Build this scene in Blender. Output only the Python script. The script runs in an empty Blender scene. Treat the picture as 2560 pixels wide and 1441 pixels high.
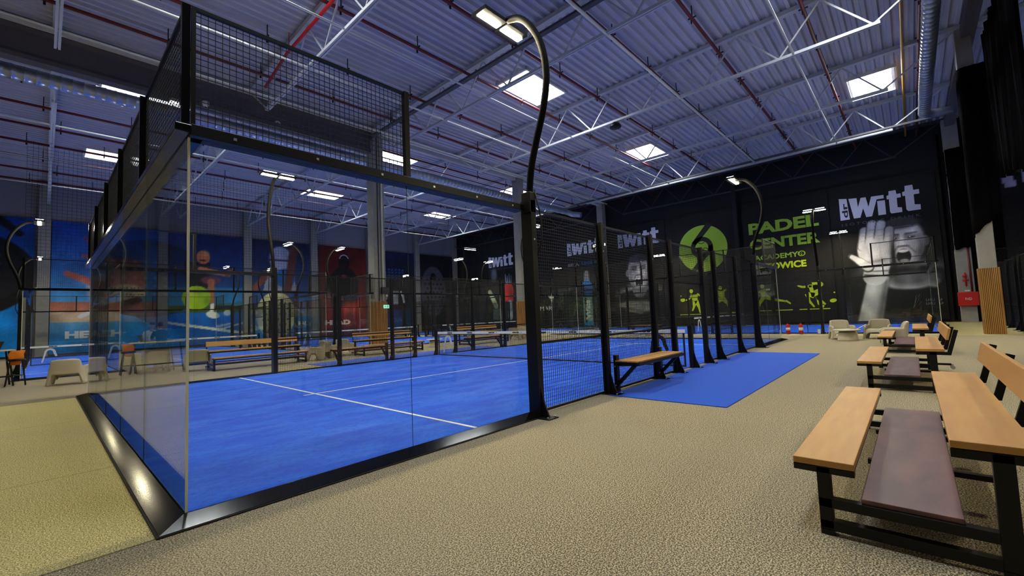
import bpy, math, random
import numpy as np
from mathutils import Vector, Matrix
random.seed(7)
SC = bpy.context.scene
COL = SC.collection
PI = math.pi

# ------------------------------------------------------------------ helpers
def lin(c):
    return tuple(((v/255)/12.92 if v/255 <= .04045 else ((v/255+.055)/1.055)**2.4) for v in c)

class MB:
    """collects simple shapes and links them as ONE mesh object"""
    def __init__(s): s.v=[]; s.f=[]; s.m=[]; s.sm=[]
    def add(s, vs, fs, mi=0, smooth=False):
        b=len(s.v); s.v += [tuple(p) for p in vs]
        for f in fs: s.f.append(tuple(b+i for i in f)); s.m.append(mi); s.sm.append(smooth)
        return s
    def box(s, x0,x1,y0,y1,z0,z1, mi=0):
        vs=[(x,y,z) for z in (z0,z1) for y in (y0,y1) for x in (x0,x1)]
        return s.add(vs, [(0,2,3,1),(4,5,7,6),(0,1,5,4),(2,6,7,3),(0,4,6,2),(1,3,7,5)], mi)
    def bar(s, a, b, w, h=None, mi=0, up=(0,0,1), caps=True):
        h = w if h is None else h
        a=Vector(a); b=Vector(b); d=(b-a).normalized(); u=Vector(up)
        if abs(d.dot(u))>.98: u=Vector((1,0,0))
        r=d.cross(u).normalized(); u=r.cross(d)
        vs=[]
        for p in (a,b):
            for sx,sy in ((-1,-1),(1,-1),(1,1),(-1,1)): vs.append(p+r*(w/2*sx)+u*(h/2*sy))
        fs=[(0,1,5,4),(1,2,6,5),(2,3,7,6),(3,0,4,7)]
        if caps: fs+=[(3,2,1,0),(4,5,6,7)]
        return s.add(vs,fs,mi)
    def tube(s, pts, r, n=10, mi=0, caps=True):
        pts=[Vector(p) for p in pts]; rs = r if isinstance(r,(list,tuple)) else [r]*len(pts)
        vs=[]; pu=None
        for i,p in enumerate(pts):
            d=(pts[min(i+1,len(pts)-1)]-pts[max(i-1,0)]).normalized()
            if pu is None:
                u=Vector((0,0,1)) if abs(d.z)<.9 else Vector((1,0,0))
            else: u=pu
            u=(u-d*u.dot(d)).normalized(); pu=u; w=d.cross(u)
            for k in range(n):
                a=2*PI*k/n; vs.append(p+(u*math.cos(a)+w*math.sin(a))*rs[i])
        fs=[]
        for i in range(len(pts)-1):
            for k in range(n): fs.append((i*n+k,i*n+(k+1)%n,(i+1)*n+(k+1)%n,(i+1)*n+k))
        s.add(vs,fs,mi,True)
        if caps:
            b=len(s.v)-len(vs)
            s.f.append(tuple(b+k for k in reversed(range(n)))); s.m.append(mi); s.sm.append(False)
            e=b+(len(pts)-1)*n
            s.f.append(tuple(e+k for k in range(n))); s.m.append(mi); s.sm.append(False)
        return s
    def lathe(s, prof, c=(0,0,0), n=24, mi=0):
        vs=[]; 
        for r,z in prof:
            for k in range(n): a=2*PI*k/n; vs.append((c[0]+r*math.cos(a),c[1]+r*math.sin(a),c[2]+z))
        fs=[]
        for i in range(len(prof)-1):
            for k in range(n): fs.append((i*n+k,i*n+(k+1)%n,(i+1)*n+(k+1)%n,(i+1)*n+k))
        return s.add(vs,fs,mi,True)
    def prism(s, poly, f0, f1, mi=0):
        """poly: 2d points; f0,f1 map (a,b)->xyz for both ends"""
        n=len(poly); vs=[f0(*p) for p in poly]+[f1(*p) for p in poly]
        fs=[(i,(i+1)%n,n+(i+1)%n,n+i) for i in range(n)]+[tuple(reversed(range(n))),tuple(range(n,2*n))]
        return s.add(vs,fs,mi)
    def build(s, name, mats, parent=None, loc=None, rotz=0, bevel=0, fixn=True):
        me=bpy.data.meshes.new(name); me.from_pydata(s.v,[],s.f)
        if not isinstance(mats,(list,tuple)): mats=[mats]
        for m in mats: me.materials.append(m)
        me.polygons.foreach_set('material_index', s.m)
        me.polygons.foreach_set('use_smooth', s.sm)
        me.update()
        o=bpy.data.objects.new(name,me); COL.objects.link(o)
        if parent is not None: o.parent=parent
        if loc is not None: o.location=loc
        o.rotation_euler.z=rotz
        if bevel:
            b=o.modifiers.new('bevel','BEVEL'); b.width=bevel; b.segments=2; b.limit_method='ANGLE'
        return o

def tag(o,label=None,cat=None,group=None,kind=None):
    if label: o['label']=label
    if cat: o['category']=cat
    if group: o['group']=group
    if kind: o['kind']=kind
    return o
def empty(name,loc,rotz=0,label=None,cat=None,group=None):
    o=bpy.data.objects.new(name,None); COL.objects.link(o); o.location=loc; o.rotation_euler.z=rotz
    o.empty_display_size=.1
    return tag(o,label,cat,group)
def struct(o): o['kind']='structure'; return o
def copy_tree(o,parent=None,loc=None,rotz=None,label=None,group=None):
    c=o.copy(); COL.objects.link(c)
    if parent is not None: c.parent=parent
    if loc is not None: c.location=loc
    if rotz is not None: c.rotation_euler=(0,0,rotz)
    if label: c['label']=label
    if group: c['group']=group
    for ch in list(o.children): copy_tree(ch,c)
    return c

# ------------------------------------------------------------------ materials
def mat(name, rgb, rough=.6, metal=0, spec=.5, noise=0, nscale=8, rgb2=None, bump=0, stretch=None, coat=0, alpha=1):
    m=bpy.data.materials.new(name); m.use_nodes=True
    nt=m.node_tree; P=nt.nodes['Principled BSDF']
    c=lin(rgb)
    P.inputs['Base Color'].default_value=(*c,1); P.inputs['Roughness'].default_value=rough
    P.inputs['Metallic'].default_value=metal; P.inputs['Specular IOR Level'].default_value=spec
    if coat: P.inputs['Coat Weight'].default_value=coat
    if noise or bump:
        tc=nt.nodes.new('ShaderNodeTexCoord'); mp=nt.nodes.new('ShaderNodeMapping')
        nt.links.new(tc.outputs['Object'],mp.inputs[0])
        if stretch: mp.inputs['Scale'].default_value=stretch
        n=nt.nodes.new('ShaderNodeTexNoise'); n.inputs['Scale'].default_value=nscale; n.inputs['Detail'].default_value=5
        nt.links.new(mp.outputs[0],n.inputs['Vector'])
        if noise:
            r=nt.nodes.new('ShaderNodeMix'); r.data_type='RGBA'
            c2=lin(rgb2) if rgb2 else tuple(v*(1-noise) for v in c)
            mr=nt.nodes.new('ShaderNodeMapRange'); mr.inputs[1].default_value=.35; mr.inputs[2].default_value=.65
            nt.links.new(n.outputs['Fac'],mr.inputs[0]); nt.links.new(mr.outputs[0],r.inputs[0])
            r.inputs[6].default_value=(*c,1); r.inputs[7].default_value=(*c2,1)
            nt.links.new(r.outputs[2],P.inputs['Base Color'])
        if bump:
            b=nt.nodes.new('ShaderNodeBump'); b.inputs['Strength'].default_value=bump; b.inputs['Distance'].default_value=.01
            nt.links.new(n.outputs['Fac'],b.inputs['Height']); nt.links.new(b.outputs[0],P.inputs['Normal'])
    return m
def emis(name,rgb,strength):
    m=bpy.data.materials.new(name); m.use_nodes=True; nt=m.node_tree
    P=nt.nodes['Principled BSDF']; P.inputs['Base Color'].default_value=(.8,.8,.8,1)
    P.inputs['Emission Color'].default_value=(*rgb,1); P.inputs['Emission Strength'].default_value=strength
    return m
M={}
M['black']=mat('black_powder_coat',(15,15,16),.42,spec=.3)
M['black_gloss']=mat('black_gloss_steel',(14,14,15),.15,spec=.3)
def skirt_mat():
    m=bpy.data.materials.new('black_skirt_steel'); m.use_nodes=True; nt=m.node_tree; nt.nodes.clear()
    out=nt.nodes.new('ShaderNodeOutputMaterial'); mx=nt.nodes.new('ShaderNodeMixShader'); d=nt.nodes.new('ShaderNodeBsdfDiffuse'); g=nt.nodes.new('ShaderNodeBsdfGlossy')
    d.inputs[0].default_value=(.004,.004,.004,1); g.inputs[0].default_value=(1,1,1,1); g.inputs['Roughness'].default_value=.13; mx.inputs[0].default_value=.065
    nt.links.new(d.outputs[0],mx.inputs[1]); nt.links.new(g.outputs[0],mx.inputs[2]); nt.links.new(mx.outputs[0],out.inputs[0]); return m
M['skirt']=skirt_mat()
M['wire']=mat('black_wire',(12,12,14),.45)
M['rubber']=mat('black_rubber',(14,14,14),.8)
M['zinc']=mat('zinc_bolt',(190,190,190),.35,metal=.8)
M['corner_seal']=mat('pale_corner_seal',(214,214,188),.3)
M['white_line']=mat('white_line_turf',(225,228,222),.8,noise=.12,nscale=40)
M['white']=mat('white_plastic',(215,215,208),.45)
M['tape']=mat('white_net_tape',(236,234,222),.7)
M['netcord']=mat('dark_net_cord',(16,18,26),.8)
M['wood']=mat('honey_wood',(192,144,74),.45,noise=.5,nscale=2.2,rgb2=(182,132,66),stretch=(.8,6,3))
M['wood_edge']=mat('wood_edge',(172,112,48),.5)
M['film_ply']=mat('purple_brown_ply',(122,82,76),.42,noise=.4,nscale=3,rgb2=(92,62,62),stretch=(.7,2,1))
M['slat']=mat('oak_slat',(176,128,62),.5,noise=.5,nscale=3,rgb2=(150,104,44),stretch=(4,4,.4))
M['slat_gap']=mat('dark_slat_backing',(42,28,16),.8)
M['beige']=mat('beige_moulded_plastic',(184,176,152),.5)
M['taupe']=mat('taupe_moulded_plastic',(150,142,116),.5)
M['concrete']=mat('grey_concrete',(150,148,142),.85,noise=.12,nscale=3,bump=.1)
M['beam']=mat('darkened_concrete',(92,88,90),.85,noise=.12,nscale=2)  # darker than the column concrete; the girder's unlit side is put into the colour
M['steel']=mat('light_grey_steel',(190,192,196),.45,metal=.1)
M['steel_d']=mat('dark_grey_tray',(72,70,76),.5,metal=.2)
M['spiral']=mat('galvanised_duct',(170,180,196),.32,metal=.75)
M['red']=mat('red_pipe',(104,24,30),.5)
M['redbright']=mat('signal_red',(188,18,20),.35)
M['yellow']=mat('yellow_pipe',(214,150,16),.4)
M['deck']=mat('lavender_grey_deck',(192,192,204),.55,noise=.1,nscale=1.4,stretch=(.4,2,1))
M['wall_white']=mat('grey_wall_panel',(142,140,150),.8)
M['wall_black']=mat('black_wall',(17,17,18),.85)
M['curtain']=mat('black_curtain',(9,8,9),1.0,spec=.05)
M['steel_dim']=mat('dimmed_truss_steel',(46,46,50),.6)  # unlit dimness of the far wall truss put into the steel colour
M['mat_blue']=mat('bright_blue_turf_mat',(10,84,205),.9,noise=.2,nscale=200,rgb2=(6,70,185))
M['netting']=mat('dark_netting',(26,26,28),.9)
M['orange']=mat('orange_fabric',(216,120,14),.85)
M['skin']=mat('skin',(190,140,112),.6)
M['shirt']=mat('black_shirt',(26,28,26),.9)
M['jeans']=mat('dark_jeans',(40,46,66),.9)
M['hair']=mat('brown_hair',(60,42,30),.8)
M['screen']=mat('laptop_shell',(58,60,66),.4)
M['clear']=mat('clear_bottle',(190,205,210),.15)
M['exit']=emis('exit_sign_green',(.10,.75,.42),.5)
LAMPE=emis('lamp_lens',(1,.88,.56),250)
M['pole']=mat('black_pole_paint',(9,9,10),.7,spec=.1)
UPFILL=emis('ceiling_fill_glow',(.70,.78,1),19)  # added upward glow to brighten the ceiling
SKY=emis('skylight_dome',(.92,.96,1),11)

def glass_mat():
    m=bpy.data.materials.new('clear_glass'); m.use_nodes=True; nt=m.node_tree; nt.nodes.clear()
    out=nt.nodes.new('ShaderNodeOutputMaterial'); mx=nt.nodes.new('ShaderNodeMixShader')
    tr=nt.nodes.new('ShaderNodeBsdfTransparent'); gl=nt.nodes.new('ShaderNodeBsdfGlossy')
    tr.inputs[0].default_value=(.955,.968,.955,1); gl.inputs['Roughness'].default_value=.0
    fr=nt.nodes.new('ShaderNodeFresnel'); fr.inputs[0].default_value=1.46
    ge=nt.nodes.new('ShaderNodeNewGeometry'); mr=nt.nodes.new('ShaderNodeMapRange'); mr.inputs[3].default_value=1.46; mr.inputs[4].default_value=1/1.46
    nt.links.new(ge.outputs['Backfacing'],mr.inputs[0]); nt.links.new(mr.outputs[0],fr.inputs[0])
    nt.links.new(fr.outputs[0],mx.inputs[0]); nt.links.new(tr.outputs[0],mx.inputs[1]); nt.links.new(gl.outputs[0],mx.inputs[2])
    nt.links.new(mx.outputs[0],out.inputs[0]); return m
M['glass']=glass_mat()
def edge_mat():
    m=bpy.data.materials.new('glass_edge'); m.use_nodes=True; nt=m.node_tree; nt.nodes.clear()
    out=nt.nodes.new('ShaderNodeOutputMaterial'); mx=nt.nodes.new('ShaderNodeMixShader')
    tr=nt.nodes.new('ShaderNodeBsdfTransparent'); gl=nt.nodes.new('ShaderNodeBsdfPrincipled')
    tr.inputs[0].default_value=(.55,.62,.58,1); gl.inputs['Base Color'].default_value=(*lin((120,150,140)),1); gl.inputs['Roughness'].default_value=.3
    mx.inputs[0].default_value=.3
    nt.links.new(tr.outputs[0],mx.inputs[1]); nt.links.new(gl.outputs[0],mx.inputs[2]); nt.links.new(mx.outputs[0],out.inputs[0]); return m
M['glass_edge']=edge_mat()

def turf_mat():
    m=bpy.data.materials.new('blue_artificial_turf'); m.use_nodes=True; nt=m.node_tree; P=nt.nodes['Principled BSDF']
    P.inputs['Roughness'].default_value=.85; P.inputs['Specular IOR Level'].default_value=.25
    tc=nt.nodes.new('ShaderNodeTexCoord')
    def noise(sc,st,det=4):
        mp=nt.nodes.new('ShaderNodeMapping'); mp.inputs['Scale'].default_value=st
        nt.links.new(tc.outputs['Object'],mp.inputs[0])
        n=nt.nodes.new('ShaderNodeTexNoise'); n.inputs['Scale'].default_value=sc; n.inputs['Detail'].default_value=det
        nt.links.new(mp.outputs[0],n.inputs['Vector']); return n
    def mix(a,b,fac,lo,hi):
        mr=nt.nodes.new('ShaderNodeMapRange'); mr.inputs[1].default_value=lo; mr.inputs[2].default_value=hi
        nt.links.new(fac,mr.inputs[0]); x=nt.nodes.new('ShaderNodeMix'); x.data_type='RGBA'
        nt.links.new(mr.outputs[0],x.inputs[0])
        for s,v in ((6,a),(7,b)):
            if isinstance(v,tuple): x.inputs[s].default_value=(*lin(v),1)
            else: nt.links.new(v,x.inputs[s])
        return x.outputs[2]
    a=mix((3,76,212),(26,100,226),noise(1.3,(1,2.2,1),6).outputs['Fac'],.38,.62)
    b=mix(a,(66,120,230),noise(.7,(1,3,1),6).outputs['Fac'],.52,.8)
    c=mix(b,(2,58,184),noise(16,(1,1.6,1),6).outputs['Fac'],.5,.8)
    d=mix(c,(84,134,232),noise(220,(1,1,1),2).outputs['Fac'],.6,.8)
    nt.links.new(d,P.inputs['Base Color'])
    return m
M['turf']=turf_mat()

def carpet_mat():
    m=bpy.data.materials.new('speckled_carpet'); m.use_nodes=True; nt=m.node_tree; P=nt.nodes['Principled BSDF']
    P.inputs['Roughness'].default_value=.95; P.inputs['Specular IOR Level'].default_value=.15
    tc=nt.nodes.new('ShaderNodeTexCoord'); L=nt.links.new
    sep=nt.nodes.new('ShaderNodeSeparateXYZ'); L(tc.outputs['Object'],sep.inputs[0])
    def math_(op,a,b=None):
        n=nt.nodes.new('ShaderNodeMath'); n.operation=op
        for i,v in enumerate((a,b)):
            if v is None: continue
            if isinstance(v,(int,float)): n.inputs[i].default_value=v
            else: L(v,n.inputs[i])
        return n.outputs[0]
    def mix(a,b,f):
        x=nt.nodes.new('ShaderNodeMix'); x.data_type='RGBA'; L(f,x.inputs[0])
        for s,v in ((6,a),(7,b)):
            if isinstance(v,tuple): x.inputs[s].default_value=(*lin(v),1)
            else: L(v,x.inputs[s])
        return x.outputs[2]
    def noise(sc,lo,hi,det=3,st=(1,1,1)):
        mp=nt.nodes.new('ShaderNodeMapping'); mp.inputs['Scale'].default_value=st; L(tc.outputs['Object'],mp.inputs[0])
        n=nt.nodes.new('ShaderNodeTexNoise'); n.inputs['Scale'].default_value=sc; n.inputs['Detail'].default_value=det
        L(mp.outputs[0],n.inputs['Vector'])
        mr=nt.nodes.new('ShaderNodeMapRange'); mr.inputs[1].default_value=lo; mr.inputs[2].default_value=hi
        L(n.outputs['Fac'],mr.inputs[0]); return mr.outputs[0]
    X,Y=sep.outputs[0],sep.outputs[1]
    # yellowish carpet roll at the left end, greyer rolls elsewhere
    zl=math_('MULTIPLY',math_('LESS_THAN',X,0.0),math_('MULTIPLY',math_('GREATER_THAN',Y,-.17),math_('LESS_THAN',Y,9.95)))
    zr=math_('GREATER_THAN',X,22.9)
    zone=math_('MAXIMUM',zl,zr)
    light=mix((208,194,162),(238,226,164),zone)
    dark=mix((88,80,62),(160,148,90),zone)
    sp=noise(100,.44,.56,3)
    c=mix(light,dark,sp)
    c=mix(c,(64,56,44),math_('MULTIPLY',noise(150,.52,.60,2),.9))
    c=mix(c,(150,142,122),math_('MULTIPLY',noise(.35,.4,.7,3),.35))
    # seams between rolls
    def seam(v,at,w=.012):
        d=math_('ABSOLUTE',math_('SUBTRACT',v,at)); return math_('LESS_THAN',d,w)
    s=seam(X,22.9,.03)
    s=math_('MAXIMUM',s,math_('MULTIPLY',seam(Y,9.95,.05),math_('LESS_THAN',X,0)))
    s=math_('MAXIMUM',s,math_('MULTIPLY',seam(Y,-.17,.012),math_('LESS_THAN',X,0)))
    fine=math_('MAXIMUM',math_('MULTIPLY',seam(Y,2.3,.008),zl),math_('MULTIPLY',seam(Y,6.2,.01),zl))
    c=mix(c,(70,60,40),math_('MULTIPLY',s,.7))
    c=mix(c,(110,100,70),math_('MULTIPLY',fine,.6))
    L(c,P.inputs['Base Color'])
    b=nt.nodes.new('ShaderNodeBump'); b.inputs['Strength'].default_value=.2; b.inputs['Distance'].default_value=.003
    L(sp,b.inputs['Height']); L(b.outputs[0],P.inputs['Normal'])
    return m
M['carpet']=carpet_mat()
for nm,c in dict(green=(150,190,52),lime=(196,222,30),pwhite=(206,206,226),pgrey=(120,120,125),pblue=(20,70,140),pred=(130,30,28),
                 pblack=(16,16,17),ptext=(226,226,214),pdim=(84,86,96),pcyan=(20,120,190),pr2=(190,60,50)).items():
    M[nm]=mat('print_'+nm,c,.7)

# ------------------------------------------------------------------ lettering
def lettering(body,parent,name,m,origin,right,size,width=None,bold=.0,normal_off=.004,up=(0,0,1),z_up=True,extrude=.003,shear=0):
    cu=bpy.data.curves.new(name,'FONT'); cu.body=body; cu.size=size; cu.offset=bold; cu.extrude=extrude; cu.shear=shear
    cu.resolution_u=3
    t=bpy.data.objects.new('tmp',cu); COL.objects.link(t)
    dg=bpy.context.evaluated_depsgraph_get(); me=bpy.data.meshes.new_from_object(t.evaluated_get(dg))
    bpy.data.objects.remove(t)
    me.name=name
    co=np.empty(len(me.vertices)*3); me.vertices.foreach_get('co',co); co=co.reshape(-1,3)
    mn=co.min(0); mx=co.max(0); co[:,0]-=mn[0]; co[:,1]-=mn[1]
    if width: co[:,0]*=width/(mx[0]-mn[0])
    sz=mx[1]-mn[1]; co[:,1]*=size/sz
    r=np.array(right,float); u=np.array(up,float); n=np.cross(r,u)
    w=np.array(origin)+co[:,:1]*r+co[:,1:2]*u+(co[:,2:3]+normal_off)*n
    me.vertices.foreach_set('co',w.ravel().astype('f')); me.update()
    me.materials.clear(); me.materials.append(m)
    o=bpy.data.objects.new(name,me); COL.objects.link(o); o.parent=parent
    return o
# ------------------------------------------------------------------ shell
X0,X1,Y0,Y1,ZC=-14.0,36.3,-31.0,40.0,12.2
f=MB().box(X0-.2,X1+.2,Y0-.2,Y1+.2,-.2,0); struct(f.build('floor',M['carpet']))
struct(MB().box(X0,X1,Y1,Y1+.3,0,ZC+.4).build('wall_left',M['wall_white']))
struct(MB().box(X1,X1+.3,Y0,Y1,0,ZC+.4).build('wall_far',M['wall_black']))
struct(MB().box(X0-.3,X0,Y0,Y1,0,ZC+.4).build('wall_back',M['beam']))
struct(MB().box(X0,X1,Y0-.3,Y0,0,ZC+.4).build('wall_right',M['wall_white']))

# skylight openings
SKX=[2.2,14.75,26.9]; SKY_Y=[-3.4,8.35,20.2,31.0]
SKW,SKD=2.75,1.62
period=.33; depth=.11
def deck():
    rows=[]; y=Y0
    while y<Y1:
        rows+= [(y,0),(y+.11,0),(y+.16,depth),(y+.28,depth)]; y+=period
    rows.append((min(y,Y1),0))
    xs=[X0]
    for c in SKX: xs+=[c-SKW/2,c+SKW/2]
    xs.append(X1)
    mb=MB(); vs=[(x,y,ZC+h) for (y,h) in rows for x in xs]; n=len(xs); fs=[]
    def hole(i,j):
        yc=(rows[j][0]+rows[j+1][0])/2; xc=(xs[i]+xs[i+1])/2
        return any(abs(xc-a)<SKW/2 for a in SKX) and any(abs(yc-b)<SKD/2 for b in SKY_Y)
    for j in range(len(rows)-1):
        for i in range(n-1):
            if not hole(i,j): fs.append((j*n+i,(j+1)*n+i,(j+1)*n+i+1,j*n+i+1))
    mb.add(vs,fs); return mb
struct(deck().build('ceiling',M['deck']))
struct(MB().box(X0-.3,X1+.3,Y0-.3,Y1+.3,ZC+1.0,ZC+1.1).build('trim_1',M['wall_black']))
first=None
def skylight():
    r=empty('skylight',(0,0,0))
    c=MB(); w,d=SKW/2+.12,SKD/2+.14
    for a,b_,c_,d_ in ((-w,w,-d,-d+.09),(-w,w,d-.09,d),(-w,-w+.09,-d,d),(w-.09,w,-d,d)): c.box(a,b_,c_,d_,-.12,.55)
    c.build('curb',M['white'],r)
    MB().box(-w+.09,w-.09,-d+.09,d-.09,.45,.47).build('dome',SKY,r)
    return r
for i,x in enumerate(SKX):
    for j,y in enumerate(SKY_Y):
        lab='bright roof skylight, '+['nearest','middle','farthest'][i]+' of the row '+['over the right hand benches','above the near glass court','just beyond the concrete girder','nearest the mural wall'][j]
        if first is None: first=skylight(); o=first
        else: o=copy_tree(first)
        o.location=(x,y,ZC); tag(o,lab,'skylight','skylights in the roof')

# ------------------------------------------------------------------ trusses
TX=[-6.65,-.6,5.45,11.5,17.55,23.65,29.7,35.7]
def truss(ms='steel'):
    r=empty('roof_truss',(0,0,0)); M_=M[ms]
    MB().box(-.11,.11,0,23.7,-.18,-.02).build('top_chord',M_,r)
    b=MB(); b.box(-.075,-.015,2.3,21.4,-1.78,-1.68); b.box(.015,.075,2.3,21.4,-1.78,-1.68)
    b.build('bottom_chord',M_,r)
    w=MB(); pitch=2.7; nb=[2.45+pitch*k for k in range(8)]
    tops=[.15]+[v+pitch/2 for v in nb[:-1]]+[23.55]
    for k,v in enumerate(nb):
        w.bar((0,v,-1.7),(0,tops[k],-.14),.055,.055); w.bar((0,v+.04,-1.7),(0,tops[k+1],-.14),.055,.055)
    w.build('web_bracing',M_,r); return r
tr=truss(); trd=truss('steel_dim')
names=['farthest behind the corner','next behind the corner','nearest in view','second in view','third in view','fourth in view','fifth in view','dark one at the black far wall']
n_=0
for k,x in enumerate(TX):
    for yb,bn in ((-6.3,'over the glass court'),(17.4,'in the mural side bay'),(-30.0,'past the right hand columns')):
        if yb==-30.0 and not (2<=k<=6): continue
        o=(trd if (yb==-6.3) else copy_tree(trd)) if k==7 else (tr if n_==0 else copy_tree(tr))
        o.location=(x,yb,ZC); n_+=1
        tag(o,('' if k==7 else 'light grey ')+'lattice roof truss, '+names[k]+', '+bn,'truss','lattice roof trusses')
# concrete girders
for yb,l in ((17.4,'dark concrete girder along the middle column row'),(-6.45,'dark concrete girder along the right hand column row')):
    g=MB()
    if yb>0:
        prof=[(-.25,-.16),(.25,-.16),(.25,-.35),(.10,-.45),(.10,-1.15),(.22,-1.3),(.22,-1.45),(-.22,-1.45),(-.22,-1.3),(-.10,-1.15),(-.10,-.45),(-.25,-.35)]
        x1=11.75
    else:
        prof=[(-.2,-.16),(.2,-.16),(.2,-.6),(-.2,-.6)]; x1=X1
    g.prism(prof,lambda a,b:(X0,yb+a,ZC+b),lambda a,b:(x1,yb+a,ZC+b))
    tag(g.build('girder',M['beam']),l,'girder')
g=MB(); g.box(11.75,X1,17.28,17.52,ZC-.5,ZC-.16)
tag(g.build('girder',M['steel']),'shallow light girder beyond the slatted column along the middle row','girder')
# white strip added for the light caught by the girder flange
tag(MB().box(X0,X1,16.98,17.12,ZC-.33,ZC-.22).build('lit_flange_strip',M['white']),'white strip standing in for light on the flange of the concrete girder','flange strip')
for y,l in ((8.1,'above the near glass court'),(2.55,'above the near side of the court'),(10.9,'beyond the court far side'),(13.9,'over the bench aisle'),(-1.6,'over the right hand benches'),(22.5,'over the mural side courts near end'),(28.0,'over the mural side nets'),(33.5,'in front of the mural wall')):
    tag(MB().tube([(X0,y,ZC-1.74),(29.75,y,ZC-1.74)],.05 if y==2.55 else .035,8).build('tie_rod',M['white']),'thin white roof tie rod '+l,'rod','white tie rods between the trusses')
# ceiling strip lights hung on trusses (unlit trunking with bright diffuser)
# ------------------------------------------------------------------ sprinkler pipes
def pipe(y,z,label,group='red sprinkler pipes under the deck',name='sprinkler_pipe',m='red',r=.06):
    o=MB().tube([(X0,y,z),(X1,y,z)],r,10).build(name,M[m]); tag(o,label,'pipe',group)
    return o
words=['just inside the right hand columns','over the benches','over the near side of the court','over the court centre','over the court far half','over the court far side','over the aisle past the court','before the concrete girder','just past the girder','over the near end of the mural side courts','over the mural side service boxes','before the mural side nets','over the mural side nets','past the mural side nets','near the mural wall','beside the mural wall']
ys=[-5.05,-2.05,.9,3.4,6.25,8.95,12.1,14.7,18.6,21.3,24.0,26.8,29.6,32.4,35.2,38.0]
hang=None
for k,y in enumerate(ys):
    o=pipe(y,ZC-.5,'thin dark red sprinkler pipe '+words[k])
    for q,x in enumerate(range(-1,36,3)):
        if hang is None:
            h=MB(); h.box(-.02,.02,-.14,.14,-.02,.02); h.box(-.015,.015,-.015,.015,-.02,.45); h.box(-.03,.03,.02,.05,-.2,0)
            hang=h.build('pipe_hanger',M['black'],o)
            c=hang
        else:
            c=hang.copy(); COL.objects.link(c); c.parent=o
        c.location=(x+.6*((k*7)%3)-.5,y,ZC-.46)
sm_=MB().tube([(5.2,-6.3,ZC-.72),(5.2,12.2,ZC-.72),(5.2,14.5,ZC-1.1)],.055,10)
for yy in (-4,0,4,8,12): sm_.bar((5.2,yy,ZC-.7),(5.2,yy,ZC+.02),.02)
tag(sm_.build('sprinkler_main',M['redbright']),'bright red sprinkler main running beside the nearest truss','pipe')
tag(MB().tube([(X0,17.9,10.62+.35),(31,17.9,10.62+.35)],.035,8).build('sprinkler_pipe',M['red']),'dark red pipe just above the spiral duct','pipe','red sprinkler pipes under the deck')
pipe(-4.55,ZC-.35,'yellow gas pipe under the roof deck',None,'gas_pipe','yellow',.05)
t=MB(); t.box(11.12,11.32,-6.3,17.2,ZC-.75,ZC-.66); tag(t.build('cable_tray',M['steel_d']),'dark cable tray alongside the second truss','cable tray')
t=MB(); t.box(29.3,29.45,-6.3,17.2,ZC-1.72,ZC-1.62); tag(t.build('cable_tray',M['steel_d']),'dark cable tray alongside the fifth truss','cable tray')
# spiral ducts
def duct(path,r,label,ribs=True):
    root=empty('spiral_duct',path[0],0,label,'duct')
    p0=Vector(path[0]); L=[tuple(Vector(p)-p0) for p in path]
    n=int((path[1][0]-path[0][0])/.3); pts=[];rs=[]
    for i in range(n):
        x=i*.3
        for dx,e in ((0,0),(.12,0),(.135,.014),(.165,.014),(.18,0)): pts.append((x+dx,0,0)); rs.append(r+e)
    MB().tube(pts,rs,20).build('duct_pipe',M['spiral'],root)
    MB().tube([(n*.3-.05,0,0)]+L[1:],r*.92,20).build('elbow',M['spiral'],root)
    return root
duct([(X0+.2,18.45,10.72),(31.3,18.45,10.72),(31.9,18.1,10.5),(32.1,17.3,10.3)],.26,'big galvanised spiral duct running past the slatted columns along the hall')
duct([(9.0,-5.2,10.55),(28.6,-5.2,10.55),(28.9,-5.6,10.55),(29.0,-6.2,10.55)],.22,'galvanised spiral duct running toward the right hand columns')
# ------------------------------------------------------------------ columns
def column(x,y,label,clad=False,w=.62,h=ZC-.16,pipe_=True,m='concrete',z0=0):
    r=empty('concrete_column',(x,y,0),0,label,'column')
    c=MB(); a=w/2
    c.box(-a,a,-a,a,z0,h); c.build('shaft',M[m],r,bevel=.02)
    if clad:
        g=MB().box(-a-.03,a+.03,-a-.03,a+.03,0,2.5); cl=g.build('slat_cladding',M['slat_gap'],r)
        n=13 if w>.5 else 11; s=MB(); st=(w+.06)/n
        for i in range(n):
            u=-a-.03+st*(i+.5)
            for sg in (-1,1):
                s.box(u-st*.33,u+st*.33,sg*(a+.03)-.02,sg*(a+.03)+.02,.0,2.51)
                s.box(sg*(a+.03)-.02,sg*(a+.03)+.02,u-st*.33,u+st*.33,.0,2.51)
        s.build('wood_slats',M['slat'],cl)
    return r
c=column(11.7,17.4,'concrete column with oak slat cladding in mid hall, white downpipe on its side',True,.66)
MB().tube([(.12,-.40,2.55),(.12,-.40,11.8)],.055,12).build('downpipe',M['white'],c)
MB().tube([(-.1,-.36,2.55),(-.1,-.36,11.8)],.02,8).build('cable_conduit',M['black'],c)
s=empty('louvred_speaker',(11.95,16.95,2.95),0,'black louvred box on the slatted column in mid hall','speaker')
MB().box(-.28,.28,-.12,.08,-.02,.34).build('housing',M['black'],s)
q=MB()
for i in range(6): q.box(-.29,.29,-.14,-.11,.01+i*.055,.035+i*.055)
q.build('louvres',M['steel_d'],s)
s=empty('exit_sign',(11.98,17.005,2.15),0,'small green exit sign on the slatted column in mid hall','sign')
MB().box(-.17,.17,-.02,0,0,.18).build('sign_panel',M['exit'],s)
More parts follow.
